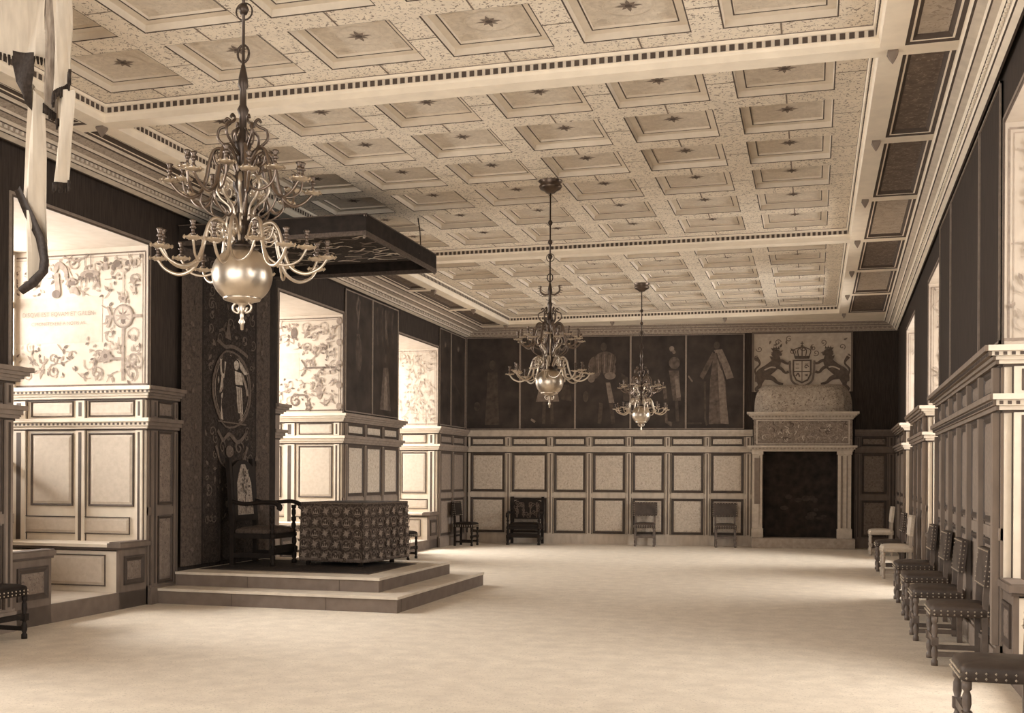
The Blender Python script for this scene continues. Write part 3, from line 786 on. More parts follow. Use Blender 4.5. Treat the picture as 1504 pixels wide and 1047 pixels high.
for k, h in ((-1, .17), (-.5, .12), (0, .06), (.5, .12), (1, .17)): q.curve([(u + k * .15, 4.2), (u + k * .18, 4.33), (u + k * .02, 4.40)], .022, mHER)
q.disc(u, 4.42, .03, .03, mHER, 10); q.ribbon([(u, 4.42), (u, 4.52)], .018, mHER); q.ribbon([(u - .035, 4.48), (u + .035, 4.48)], .016, mHER)
q.build('crown', om)
for s in (-1, 1):
    q = Orn(lambda a, v, n, s=s: W(u + s * a, v, n), .042, .0003)
    q.curve([(.92, 3.62), (.86, 3.80), (.70, 3.92), (.56, 4.06), (.56, 4.22)], [.16, .26, .24, .22, .14], mHER, n=7)     # trunk and neck
    q.disc(.545, 4.27, .095, .085, mHER, 12); q.poly([(.50, 4.29), (.42, 4.26), (.44, 4.21), (.52, 4.21)], mHER)            # head, muzzle
    for k in range(7): q.leaf(.58 + .02 * math.sin(k), 4.06 + k * .045, .11, .05, .5 + .2 * (k % 2), mHER)                     # mane
    crown(q, .55, 4.37, .07, mHER)
    q.curve([(.58, 4.08), (.44, 4.10), (.32, 4.04), (.24, 4.06)], [.09, .07, .05, .06], mHER)                                 # forelegs
    q.curve([(.62, 3.98), (.46, 3.94), (.36, 3.84), (.28, 3.86)], [.08, .07, .05, .06], mHER)
    q.curve([(.84, 3.76), (.64, 3.72), (.52, 3.62), (.40, 3.58)], [.15, .10, .06, .06], mHER)                                 # hind legs
    q.curve([(.92, 3.70), (.90, 3.56), (.98, 3.48), (.92, 3.42)], [.12, .09, .06, .06], mHER)
    q.curve([(.95, 3.72), (1.0, 3.9), (.90, 4.04), (.98, 4.18)], [.04, .04, .04, .09], mHER, n=7)                            # tail
    q.curve([(.80, 3.90), (.66, 3.96), (.56, 3.95)], .03, mOVER)
    q.build('lion', om)
tag(om, 'pale board painted with crowned shield and two lions above the fireplace', 'coat of arms')

# ------------------------------------------------------------------ dais
da = empty('dais', (-6.1, 12.9, 0)); off = Vector(da.location)
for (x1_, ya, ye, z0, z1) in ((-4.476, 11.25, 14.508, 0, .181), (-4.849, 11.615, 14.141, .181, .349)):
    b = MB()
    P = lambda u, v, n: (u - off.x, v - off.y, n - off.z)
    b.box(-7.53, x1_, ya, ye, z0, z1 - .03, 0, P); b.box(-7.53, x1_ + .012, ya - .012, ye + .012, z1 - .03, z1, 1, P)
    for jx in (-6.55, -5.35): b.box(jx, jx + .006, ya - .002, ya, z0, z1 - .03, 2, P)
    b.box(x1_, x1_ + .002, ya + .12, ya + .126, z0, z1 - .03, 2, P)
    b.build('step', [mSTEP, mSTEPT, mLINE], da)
tag(da, 'two-stepped stone dais in front of the hanging tapestry', 'dais')

# ------------------------------------------------------------------ tapestry and canopy
tp = empty('tapestry', (-7.5, 12.93, .36)); off = Vector(tp.location)
def TP(y, z, n):
    t = (y - 11.72) / 2.42
    fold = .025 * math.sin(t * 9.0) + .012 * math.sin(t * 23)
    return (-7.53 + n + fold - off.x, y - off.y, z - off.z)
b = MB(); NY = 60
for i in range(NY):
    y0, y1 = 11.72 + 2.42 * i / NY, 11.72 + 2.42 * (i + 1) / NY
    m = 1 if (i < 11 or 45 < i < 54) else (2 if i >= 54 else 0)  # last strip black: shade painted along the tapestry's far side
    if i in (11, 45): m = 2
    b.add([TP(y0, .40, 0), TP(y1, .40, 0), TP(y1, 4.355, 0), TP(y0, 4.355, 0)], [(0, 1, 2, 3)], m, True)
b.build('woven_ground', [mTAP, mTAPB, mCANB], tp)
q = Orn(TP, .004, .00005); R = random.Random(6)
cy, cz = 12.90, 2.68
for k in range(150):
    u, v = 12.25 + R.random() * 1.25, .9 + R.random() * 3.4
    if math.hypot((u - cy) / .56, (v - cz) / .56) < 1: continue
    if R.random() < .45: q.spiral(u, v, R.uniform(.04, .10), R.uniform(0, 6.3), 1.1, .016, mTAPM)
    else: q.leaf(u, v, R.uniform(.06, .12), .045, R.uniform(0, 6.3), mTAPM if R.random() < .8 else mTAPB)
for k in range(26):
    for u in (11.95, 13.68): q.leaf(u + R.uniform(-.1, .1), .6 + k * .15, .1, .06, R.uniform(0, 6.3), mTAPM if R.random() < .5 else mTAPB)
q.build('woven_foliage', tp)
q = Orn(TP, .014, .0002)
q.disc(cy, cz, .5, .50, mTAP, 28); q.ring(cy, cz, .50, .50, .05, mTAPM); q.ring(cy, cz, .45, .46, .012, mTAPL)
q.poly([(cy + .06, 2.40), (cy + .30, 2.36), (cy + .27, 2.72), (cy + .10, 2.74)], mMED)              # robed figure
q.poly([(cy + .07, 2.75), (cy + .30, 2.76), (cy + .26, 2.92), (cy + .12, 2.94)], mMED); q.disc(cy + .15, 3.02, .055, .065, mMED, 12)
q.poly([(cy + .20, 3.10), (cy + .44, 2.93), (cy + .34, 2.90), (cy + .23, 2.98)], mMED)
q.curve([(cy + .10, 2.92), (cy - .01, 2.80), (cy + .08, 2.71)], .05, mMED); q.curve([(cy + .27, 2.9), (cy + .37, 2.75), (cy + .41, 2.62)], .05, mTAPL)
for a in range(4): q.ribbon([(cy + .10 + a * .055, 2.39), (cy + .13 + a * .035, 2.72)], .016, mTAPM)
q.ribbon([(cy + .07, 2.745), (cy + .29, 2.75)], .022, mTAP)
q.ribbon([(cy + .14, 2.38), (cy + .12, 2.25)], .05, mTAPL); q.ribbon([(cy + .25, 2.38), (cy + .27, 2.27)], .05, mTAPL)
q.curve([(cy - .30, 3.06), (cy - .28, 2.88), (cy - .16, 2.86), (cy - .14, 3.04)], .055, mMED); q.ribbon([(cy - .24, 2.84), (cy - .30, 2.64)], .07, mMED)
q.curve([(cy - .16, 2.84), (cy - .20, 2.72), (cy - .34, 2.62)], .035, mTAPL); q.disc(cy - .37, 2.78, .025, .05, mTAPL, 8)
q.poly([(cy - .30, 2.28), (cy - .20, 2.26), (cy - .21, 2.44), (cy - .28, 2.55)], mMED); q.disc(cy - .25, 2.58, .035, .04, mMED, 10)
q.poly([(cy - .16, 2.24), (cy - .10, 2.24), (cy - .09, 2.42), (cy - .15, 2.46)], mTAPL); q.poly([(cy - .06, 2.26), (cy + .02, 2.26), (cy + .01, 2.52), (cy - .05, 2.60)], mMED); q.disc(cy - .02, 2.66, .035, .045, mMED, 10)
q.curve([(cy - .05, 2.5), (cy - .12, 2.46), (cy - .10, 2.38)], .03, mMED); q.ribbon([(cy - .38, 2.24), (cy + .38, 2.22)], .02, mTAPM)
q.build('woven_medallion', tp)
q = Orn(TP, .014, .0002)
q.curve([(cy - .4, 3.30), (cy - .15, 3.24), (cy + .1, 3.26), (cy + .42, 3.16)], .05, mTAPM); q.poly([(cy - .14, 3.36), (cy + .04, 3.34), (cy - .04, 3.62)], mTAPM); q.curve([(cy - .35, 3.42), (cy - .2, 3.46), (cy - .1, 3.38)], .035, mTAPM)
q.build('woven_crest', tp); q = Orn(TP, .014, .0002)
q.curve([(cy - .38, 2.12), (cy - .2, 2.0), (cy, 2.08), (cy + .2, 1.98), (cy + .4, 2.12)], .055, mTAPM)
for s in (-1, 1): q.curve([(cy + s * .42, 1.92), (cy + s * .30, 1.72), (cy + s * .08, 1.62)], .06, mTAPM, True); q.spiral(cy + s * .22, 1.9, .10, 0, 1.3, .025, mTAPM)
q.disc(cy, 1.85, .10, .08, mTAPM); q.star(cy, 1.85, .07, 6, mTAPL, .4)
q.build('woven_cartouche', tp)
tag(tp, 'dark tapestry with a figure medallion hanging behind the throne', 'tapestry')

cp = empty('throne_canopy', (-6.35, 12.93, 4.36)); off = Vector(cp.location)
P = lambda u, v, n: (u - off.x, v - off.y, n - off.z)
cx0, cx1, cya, cye, cz0, cz1 = -7.56, -5.07, 11.70, 14.15, 4.36, 4.615
b = MB(); b.box(cx0, cx1 - .03, cya + .03, cye - .03, 4.57, 4.61, 0, P); b.build('roof', mCANB, cp)
for (a, c, d, e, nm) in ((cx0, cx1, cya, cya + .03, 0), (cx0, cx1, cye - .03, cye, 1), (cx1 - .03, cx1, cya + .03, cye - .03, 2)):
    b = MB(); b.box(a, c, d, e, cz0 + .05, cz1 - .012, 0, P)
    b.box(a - .004, c + .004, d - .004, e + .004, cz0, cz0 + .05, 1, P); b.box(a - .004, c + .006, d - .006, e + .006, cz1 - .012, cz1, 1, P)
    b.build('valance', [mCANB, mCANE], cp)
b = MB(); b.box(cx0, cx1 - .12, cya + .12, cye - .12, 4.52, 4.545, 0, P); b.build('lining', mTAP, cp)
q = Orn(lambda u, v, n: P(u, v, 4.52 - n), .002, .0003); R = random.Random(4)
for k in range(85):
    u, v = cx0 + .3 + R.random() * 1.95, cya + .3 + R.random() * 1.8
    q.curve([(u, v), (u + R.uniform(.05, .18), v + R.uniform(-.08, .08)), (u + R.uniform(.1, .34), v + R.uniform(-.12, .12))], .028, R.choice((mCLN, mTAPL, mCLN, mORN1)))
q.build('lining_embroidery', cp)
for (x, y) in ((cx1 - .02, cya + .02), (cx1 - .02, cye - .02)):
    b = MB(); b.lathe([(0, -.02), (.02, -.01), (.024, .01), (.012, .03), (0, .035)], P(x, y, cz1 - .03 + (.0)), 10); b.lathe([(0, -.03), (.018, -.02), (.018, 0), (0, .01)], P(x, y, cz0), 10)
    b.build('knob', mMIDL, cp)
for y in (13.95,):
    b = MB(); b.tube([P(-5.22, y, 4.6), P(-5.24, y, 4.9), P(-5.27, y, ZF)], .008, 6); b.build('hanging_rod', mIRONSH, cp)
tag(cp, 'black cloth throne canopy jutting from the left wall', 'canopy')

# ------------------------------------------------------------------ chairs
def cushion(b, hw, hd, z0, z1, m, seg=40, e=.2, dome=.03, c=(0, 0)):
    def loop(s, z): 
        out = []
        for k in range(seg):
            a = 2 * PI * k / seg; ca, sa = math.cos(a), math.sin(a)
            out.append((c[0] + hd * s * math.copysign(abs(ca) ** e, ca), c[1] + hw * s * math.copysign(abs(sa) ** e, sa), z))
        return out
    lv = [(.97, z0), (1.0, z0 + .008), (1.0, z1 - .03), (.985, z1 - .012), (.95, z1), (.75, z1 + dome * .6), (.4, z1 + dome * .95), (.001, z1 + dome)]
    vs = [p for s, z in lv for p in loop(s, z)]
    fs = [(i * seg + k, i * seg + (k + 1) % seg, (i + 1) * seg + (k + 1) % seg, (i + 1) * seg + k) for i in range(len(lv) - 1) for k in range(seg)]
    fs.append(list(range(seg))[::-1]); b.add(vs, fs, m, True)
def turned(b, x, y, z0, z1, r=.026, m=0):
    h = z1 - z0
    P_ = [(r, 0), (r, h * .10), (r * .6, h * .13), (r * .95, h * .2), (r * 1.0, h * .3), (r * .6, h * .38), (r * .6, h * .40), (r * 1.05, h * .43), (r * 1.05, h * .55), (r * .6, h * .58), (r * .95, h * .68), (r * .9, h * .8), (r * .6, h * .86), (r, h * .89), (r, h)]
    b.lathe(P_, (x, y, z0), 12, m)
def make_chair(name, wood, seatm, hw=.235, hd=.235):
    o = empty(name)
    zs = .405
    for (x, y) in ((.20, hw - .03), (.20, -hw + .03)):
        b = MB(); turned(b, x, y, 0, zs, .027); b.box(x - .028, x + .028, y - .028, y + .028, .17, .235); b.build('leg', wood, o)
    for y in (hw - .025, -hw + .025):
        b = MB(); pts = [(-.185, y, 0), (-.18, y, .40), (-.19, y, .62), (-.222, y, .965)]
        for i in range(3):
            (x0, _, z0), (x1, _, z1) = pts[i], pts[i + 1]; w = .022
            vs = [(x0 - w, y - w, z0), (x0 + w, y - w, z0), (x0 + w, y + w, z0), (x0 - w, y + w, z0), (x1 - w, y - w, z1), (x1 + w, y - w, z1), (x1 + w, y + w, z1), (x1 - w, y + w, z1)]
            b.add(vs, [(0, 1, 5, 4), (1, 2, 6, 5), (2, 3, 7, 6), (3, 0, 4, 7), (0, 3, 2, 1), (4, 5, 6, 7)])
        b.build('back_leg', wood, o)
    for y in (hw - .03, -hw + .03):
        b = MB(); b.box(-.19, .19, y - .014, y + .014, .075, .115); b.build('stretcher', wood, o)
    b = MB(); b.box(.186, .214, -hw + .05, hw - .05, .185, .235); b.build('stretcher', wood, o)
    b = MB(); b.box(-.215, -.187, -hw + .05, hw - .05, .20, .24); b.build('stretcher', wood, o)
    b = MB(); cushion(b, hw, hd, zs, .495, 0, e=.18, dome=.03)
    s = b.build('seat', seatm, o)
    b = MB()
    for z in (.425, .455):
        for k in range(9):
            t = -hd + .03 + k * (2 * hd - .06) / 8
            b.octa((t, hw + .003, z), .009); b.octa((t, -hw - .003, z), .009); b.octa((hd + .003, -hw + .03 + k * (2 * hw - .06) / 8, z), .009)
    tag(b.build('nail_row', mNAIL, s), kind='stuff')
    # padded back, a little wider than the seat
    hw0, hw = hw, hw + .03
    def bx(z): return -.197 - (z - .66) * .10
    b = MB(); rows = []
    for i in range(7):
        z = .655 + .31 * i / 6; row = []
        for k in range(9):
            y = -hw + 2 * hw * k / 8; d = .028 + .018 * (1 - (2 * k / 8 - 1) ** 4) * (1 - (2 * i / 6 - 1) ** 4)
            row.append((bx(z) + d, y, z))
        rows.append(row)
    vs = [p for r in rows for p in r]; fs = [(i * 9 + k, i * 9 + k + 1, (i + 1) * 9 + k + 1, (i + 1) * 9 + k) for i in range(6) for k in range(8)]
    b.add(vs, fs, 0, True)
    z0, z1 = .655, .965
    q = [(bx(z0) + .028, -hw, z0), (bx(z0) + .028, hw, z0), (bx(z1) + .028, hw, z1), (bx(z1) + .028, -hw, z1)]
    r = [(x - .05, y, z) for x, y, z in q]
    for j in range(4): b.poly([q[j], q[(j + 1) % 4], r[(j + 1) % 4], r[j]])
    b.poly(r[::-1]); bk = b.build('backrest', seatm, o)
    b = MB()
    for k in range(8):
        z = .67 + k * .04
        for s_ in (-1, 1): b.octa((bx(z) + .032, s_ * (hw - .02), z), .008); b.octa((bx(z) + .004, s_ * (hw + .003), z), .008)
    for k in range(9):
        for z in (.672, .95): b.octa((bx(z) + .034, -hw + .02 + k * (2 * hw - .04) / 8, z), .008)
    tag(b.build('nail_row', mNAIL, bk), kind='stuff')
    return o
ch_d = make_chair('chair', mCHW, mLEATH)
tag(ch_d, 'x', 'chair', 'studded chairs along the right wall')
ch_p = make_chair('chair', mPALEW, mLEATHP)  # pale-covered copy; the sunlight on it also put into the colours
tag(ch_p, 'x', 'chair', 'studded chairs along the right wall')
# along the right wall, backs to it: (front x, near y)
RC = [(.80, 6.50, 0, 'leather chair nearest the viewer, cut off at the lower right'), (.93, 9.46, 0, 'brown leather chair second from the viewer on the right'),
      (.905, 10.85, 0, 'brown leather chair third from the viewer on the right'), (.945, 12.38, 0, 'brown leather chair fourth from the viewer on the right'),
      (.975, 14.05, 0, 'brown leather chair fifth from the viewer, beside the right pier end'), (1.0, 17.38, 1, 'pale chair between two dark ones toward the far right'),
      (.985, 18.62, 0, 'dark chair between the two pale chairs on the far right'), (1.06, 22.45, 1, 'pale chair farthest along the right wall, near the fireplace')]
used = {0: False, 1: False}
for fx, y, kind, lab in RC:
    src = ch_p if kind else ch_d
    loc = (fx + .235, y + .235, 0)
    if used[kind]: o = dup(src, loc, PI)
    else: o = src; o.location = loc; o.rotation_euler = (0, 0, PI); used[kind] = True
    o['label'] = lab
angB = math.atan(.11233)
for x, lab in ((-3.60, 'leather chair against the end wall, left of its pair'), (-1.86, 'leather chair against the end wall, next to the fireplace')):
    o = dup(ch_d, (x, yb(x) - .40, 0), -PI / 2 + angB); o['label'] = lab; o['group'] = 'chairs against the end wall'
for fx, y, lab in ((-7.08, 8.27, 'dark chair cut off by the left edge of the photo'), (-7.07, 18.55, 'dark chair half hidden behind the draped table'), (-7.14, 22.55, 'dark chair at the left wall in the far corner')):
    o = dup(ch_d, (fx - .22, y, 0), 0); o['label'] = lab; o['group'] = 'chairs along the left wall'
    for c in o.children:  # leather and wood blackened as the shade along the left wall
        if c.name.startswith(('leg', 'back_leg', 'stretcher', 'seat', 'backrest')):
            c.data = c.data.copy(); c.data.materials.clear(); c.data.materials.append(mDARK)

def armchair(name, loc, rz, hw, seat_z, back_z, arm_z, label, back_mat, dark):
    o = empty(name, loc, rz); hd = .32
    for y in (hw - .03, -hw + .03):
        b = MB(); turned(b, hd - .04, y, 0, seat_z - .06, .035); b.box(hd - .075, hd - .005, y - .035, y + .035, .14, .22); b.build('front_leg', dark, o)
        b = MB(); b.box(-hd - .01, -hd + .05, y - .03, y + .03, 0, seat_z); 
        vs = [(-hd - .01, y - .03, seat_z), (-hd + .05, y - .03, seat_z), (-hd + .05, y + .03, seat_z), (-hd - .01, y + .03, seat_z)]
        vt = [(x - .07, yy, back_z) for x, yy, z in vs]; b.add(vs + vt, [(0, 1, 5, 4), (1, 2, 6, 5), (2, 3, 7, 6), (3, 0, 4, 7), (4, 5, 6, 7)])
        b.build('back_post', dark, o)
        b = MB(); turned(b, hd - .05, y, seat_z - .06, arm_z - .04, .032); b.build('arm_post', dark, o)
        b = MB(); b.tube(cr([(-hd + .0, y, arm_z + .02), (-hd + .18, y, arm_z - .02), (hd - .15, y, arm_z + .005), (hd - .02, y, arm_z - .005), (hd + .06, y, arm_z - .05), (hd + .045, y, arm_z - .09)], 5), [.028] * 18 + [.034] * 8, 10)
        b.build('armrest', dark, o)
        b = MB(); b.box(-hd + .04, hd - .06, y - .02, y + .02, .10, .16); b.build('stretcher', dark, o)
    b = MB(); b.box(hd - .06, hd - .02, -hw + .05, hw - .05, .16, .26); b.build('stretcher', dark, o)
    b = MB(); b.box(-hd + .03, hd - .02, -hw + .02, hw - .02, seat_z - .12, seat_z - .055); b.build('seat_frame', dark, o)
    b = MB(); cushion(b, hw - .02, hd - .02, seat_z - .055, seat_z, 0, e=.25, dome=.04); b.build('seat', dark if back_mat is None else mTAPB, o)
    def bx(z): return -hd + .035 - .07 * (z - seat_z) / (back_z - seat_z)
    b = MB(); q0, q1 = seat_z + .10, back_z - .02
    n = 12; top = []
    for k in range(n + 1):
        y = -hw + .06 + (2 * hw - .12) * k / n; top.append((y, q1 - .10 * abs(2 * k / n - 1) ** 2))
    fr = [(bx(q0) + .02, -hw + .06, q0)] + [(bx(z) + .02, y, z) for y, z in top] + [(bx(q0) + .02, hw - .06, q0)]
    bk = [(x - .045, y, z) for x, y, z in fr]
    b.poly(fr); b.poly(bk[::-1])
    for j in range(len(fr)): k = (j + 1) % len(fr); b.poly([fr[j], fr[k], bk[k], bk[j]])
    bo = b.build('backrest', dark, o)
    q = Orn(lambda u, v, n_: (bx(v) + .02 + n_, u, v), .004, .0005)
    if back_mat is not None:
        c = (q0 + q1) / 2; hh = (q1 - q0) / 2
        q.poly([(-hw * .62, c - hh * .8), (hw * .62, c - hh * .8), (hw * .55, c + .1), (hw * .38, c + hh * .55), (hw * .16, c + hh * .85), (-hw * .16, c + hh * .85), (-hw * .38, c + hh * .55), (-hw * .55, c + .1)], mEMB)
        R = random.Random(12)
        q.ribbon([(0, c - hh * .75), (.01, c), (0, c + hh * .5)], .02, mTAPB)
        for k in range(34):
            v = c - hh * .7 + hh * 1.35 * R.random(); u = R.uniform(-1, 1) * hw * .42 * (1 if v < c else .6)
            q.leaf(u, v, .06, .028, R.uniform(0, 6.3), R.choice((mTAPB, mTAPL, mTAPM)))
        q.flower(0, c + hh * .1, .07, mTAPL, mTAPB, 8); q.flower(0, c + hh * .6, .05, mTAPL, mTAPB, 6)
        q.build('embroidery', bo)
    else:
        R = random.Random(5)
        for k in range(22): q.spiral(R.uniform(-hw + .12, hw - .12), R.uniform(q0 + .05, q1 - .12), .05, R.uniform(0, 6), 1.1, .016, mTAPM)
        for k in range(4): q.ribbon([(-hw * .6 + k * hw * .4, q0 + .03), (-hw * .6 + k * hw * .4, q0 + .3)], .03, mTAPM)
        q.build('carving', bo)
    tag(o, label, 'chair'); return o
b = MB(); b.box(-7.44, -5.14, 12.0, 13.62, .349, .357); b.box(-7.40, -5.18, 12.04, 13.58, .357, .358, 1)  # thin dark sheet over the dais top beneath throne and table
tag(b.build('sheet', [mTAPB, mTAP]), 'dark rug on the dais under the throne and table', 'sheet')
armchair('throne', (-7.02, 12.90, .358), 0, .33, .47, 1.40, .82, 'dark throne with a pale embroidered back, on the dais under the canopy', mEMB, mDARK)
armchair('armchair', (-6.25, yb(-6.25) - .46, 0), -PI / 2 + angB, .38, .46, 1.06, .72, 'dark carved armchair against the end wall, left of the leather chairs', None, mDARK)

# ------------------------------------------------------------------ table with its carpet
th = math.radians(-8.4)
tb = empty('table', (-5.57, 12.8, .358), th)      # corner nearest the room and the viewer; x runs back towards the wall
TW, TD, TZ = .95, 1.16, .83
for (x, y) in ((-.07, .07), (-TW + .07, .07), (-.07, TD - .30), (-TW + .07, TD - .07)):
    b = MB(); turned(b, x, y, 0, TZ - .1, .032); b.build('leg', mDARK, tb)
b = MB(); b.box(-TW + .01, -.01, .01, TD - .01, TZ - .03, TZ - .004); b.build('table_top', mDARK, tb)
b = MB()
for y in (.07, TD - .07): b.box(-TW + .07, -.07, y - .015, y + .015, TZ - .12, TZ - .03)
for x in (-.07, -TW + .07): b.box(x - .015, x + .015, .07, TD - .07, TZ - .12, TZ - .03)
b.build('apron', mDARK, tb)
tag(tb, 'table on the dais in front of the throne, under a patterned carpet', 'table')
tc = empty('table_carpet', (-5.57, 12.8, .349), th); tc.location.z = .349
q = Orn(ident, 0, 0)
zb, ztop = .065, TZ + .006
def flare(z): return .0 + .02 * (ztop - z) / (ztop - zb)
def side(k):
    def wv(u, v, f): return .010 * math.sin(u * f) * math.sin(PI * u) * (1 - v / ztop)
    if k == 0: return lambda u, v, n: (-TW - flare(v) + u * (TW + 2 * flare(v)), -flare(v) - n - wv(u, v, 19), v)
    if k == 1: return lambda u, v, n: (flare(v) + n + wv(u, v, 17), -flare(v) + u * (TD + 2 * flare(v)), v)
    if k == 2: return lambda u, v, n: (flare(v) - u * (TW + 2 * flare(v)), TD + flare(v) + n, v)
    return lambda u, v, n: (-TW - flare(v) - n, TD + flare(v) - u * (TD + 2 * flare(v)), v)
cb = MB(); NS = 24
for k in range(4):
    S = side(k)
    for i in range(NS):
        for j in range(4):
            v0, v1 = zb + (ztop - zb) * j / 4, zb + (ztop - zb) * (j + 1) / 4
            cb.add([S(i / NS, v0, 0), S((i + 1) / NS, v0, 0), S((i + 1) / NS, v1, 0), S(i / NS, v1, 0)], [(0, 1, 2, 3)], 0, True)
cb.poly([(-TW, 0, ztop), (0, 0, ztop), (0, TD, ztop), (-TW, TD, ztop)])
cb.build('cloth', mTC, tc)
def motif(k, wid):
    S = side(k); q = Orn(lambda u, v, n: S(u / wid, v, n), .004, .0002)
    st = .163; nx = int(wid / st) + 1; nz = 5
    q.ribbon([(.0, zb + .03), (wid, zb + .03)], .03, mTCM); q.ribbon([(0, ztop - .012), (wid, ztop - .012)], .012, mTCM)
    x_ = [min(max(.075 + i * st, 0), wid) for i in range(nx) if .075 + i * st < wid]
    for i, u in enumerate(x_):
        for j in range(5):
            v = ztop - .115 - j * st * .88
            if v < zb + .06: continue
            if (i + j) % 2 == 0:
                q.star(u, v, .066, 4, mTCM, .36, PI / 8 + PI / 4); q.star(u, v, .058, 4, mTCL, .40, PI / 8); q.disc(u, v, .018, .018, mTCL, 8)
            else:
                q.ring(u, v, .064, .064, .012, mTCM, 20)
                crown(q, u, v - .032, .042, mTCL); q.disc(u, v + .022, .013, .013, mTCL, 8)
            for du, dv in ((.5, .5), (-.5, .5)):
                uu, vv = u + du * st * .5, v + dv * st * .44
                if 0.03 < uu < wid - .03 and vv < ztop - .03: q.leaf(uu - .02, vv - .02 * dv, .06, .03, PI / 4 if du * dv > 0 else 3 * PI / 4, mTCM)
    return q.build('woven_crowns', tc)
motif(0, TW); motif(1, TD)
tag(tc, 'dark carpet woven with crowns and stars, draped over the dais table', 'tablecloth')

# ------------------------------------------------------------------ chandeliers
ZB = 2.386
def make_chandelier():
    o = empty('chandelier', (-3.065, 12.60, 2.361)); o.scale = (.97,) * 3
    Z = lambda z: z - ZB
    b = MB(); b.lathe([(.0, Z(5.04)), (.05, Z(5.045)), (.075, Z(5.07)), (.13, Z(5.10)), (.145, Z(5.13)), (.12, Z(5.16)), (.15, Z(5.19)), (.15, Z(5.205))], seg=24); b.build('ceiling_rose', mBRASSD, o)
    b = MB(); b.tube([(0, 0, Z(5.06)), (0, 0, Z(3.9))], .0095, 8)
    for z in (4.68, 4.26, 4.44): b.lathe([(0, -.034), (.02, -.028), (.032, 0), (.02, .028), (0, .034)], (0, 0, Z(z)), 12)
    b.tube([(.035 * math.cos(a), 0, Z(4.0) + .05 * math.sin(a)) for a in [PI * 2 * k / 16 for k in range(17)]], .007, 6)
    b.tube([(.05 * math.cos(a), .01, Z(4.25) + .05 * math.sin(a)) for a in [PI * 2 * k / 16 for k in range(17)]], .005, 6)
    b.build('hanging_rod', mIRONSH, o)
    b = MB(); b.lathe([(0, Z(3.95)), (.012, Z(3.93)), (.026, Z(3.86)), (.03, Z(3.81)), (.018, Z(3.79)), (.02, Z(3.70)), (.034, Z(3.67)), (.022, Z(3.64)), (.02, Z(3.54)), (.04, Z(3.50)), (.05, Z(3.46)), (.03, Z(3.41)), (.028, Z(3.32)), (.055, Z(3.27)), (.055, Z(3.22)), (.03, Z(3.18)), (.028, Z(3.08)), (.05, Z(3.03)), (.062, Z(2.98)), (.05, Z(2.93)), (.035, Z(2.90)), (.06, Z(2.88)), (.10, Z(2.868)), (.0, Z(2.862))][::-1], seg=18)
    b.build('shaft', mIRONSH, o)  # shaft coloured near black for the shade on it
    b = MB(); pr = []
    for k in range(25):
        a = -PI / 2 + PI * k / 24; pr.append((max(.174 * math.cos(a), 0), Z(2.706) + .168 * math.sin(a)))
    b.lathe(pr, seg=36); b.build('globe', mBRASS, o)
    b = MB(); b.lathe([(0, Z(2.386)), (.008, Z(2.39)), (.011, Z(2.42)), (.02, Z(2.435)), (.01, Z(2.455)), (.012, Z(2.49)), (.026, Z(2.51)), (.018, Z(2.53)), (.05, Z(2.55)), (.105, Z(2.562)), (.11, Z(2.575)), (.0, Z(2.585))], seg=18)
    for s in (-1, 1): b.tube(cr([(s * .03, 0, Z(2.55)), (s * .055, 0, Z(2.53)), (s * .05, 0, Z(2.50)), (s * .02, 0, Z(2.49)), (s * .035, 0, Z(2.52))], 5), .007, 6)
    b.build('finial', mBRASS, o)
    # lower arm
    def arm(path, r, curl, pan, dual):
        b = MB(); p = cr(path, 6); n = len(p); b.tube(p, [r * (.8 + .35 * math.sin(PI * i / (n - 1))) for i in range(n)], 8)
        b.tube(cr(curl, 6), r * .75, 6)
        if dual: b.tube(cr(dual, 6), r * .6, 6)
        return b
    low = arm([(.05, 0, Z(2.90)), (.075, 0, Z(2.955)), (.12, 0, Z(3.00)), (.175, 0, Z(3.012)), (.215, 0, Z(2.96)), (.24, 0, Z(2.86)), (.285, 0, Z(2.755)), (.37, 0, Z(2.715)), (.455, 0, Z(2.745)), (.50, 0, Z(2.80))], .0100,
              [(.185, 0, Z(2.995)), (.165, 0, Z(2.93)), (.13, 0, Z(2.92)), (.125, 0, Z(2.96)), (.155, 0, Z(2.975))], (.50, 0), None)
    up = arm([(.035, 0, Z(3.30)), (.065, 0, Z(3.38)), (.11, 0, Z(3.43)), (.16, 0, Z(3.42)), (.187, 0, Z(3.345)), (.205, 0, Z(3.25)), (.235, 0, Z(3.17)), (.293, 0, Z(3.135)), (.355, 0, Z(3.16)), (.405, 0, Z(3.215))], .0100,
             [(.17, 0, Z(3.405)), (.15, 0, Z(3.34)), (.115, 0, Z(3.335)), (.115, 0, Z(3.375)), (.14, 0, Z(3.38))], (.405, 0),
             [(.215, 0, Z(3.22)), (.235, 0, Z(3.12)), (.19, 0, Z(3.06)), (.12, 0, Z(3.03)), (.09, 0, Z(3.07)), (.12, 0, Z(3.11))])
    def rot(p, a): return (p[0] * math.cos(a), p[0] * math.sin(a), p[2])
    sb = [rot(p, a) for p, a in (((.235, 0, Z(2.87)), 0), ((.27, 0, Z(2.77)), .10), ((.33, 0, Z(2.735)), .28), ((.40, 0, Z(2.76)), .40), ((.44, 0, Z(2.83)), .45))]
    low.tube(cr(sb, 6), .0072, 6)
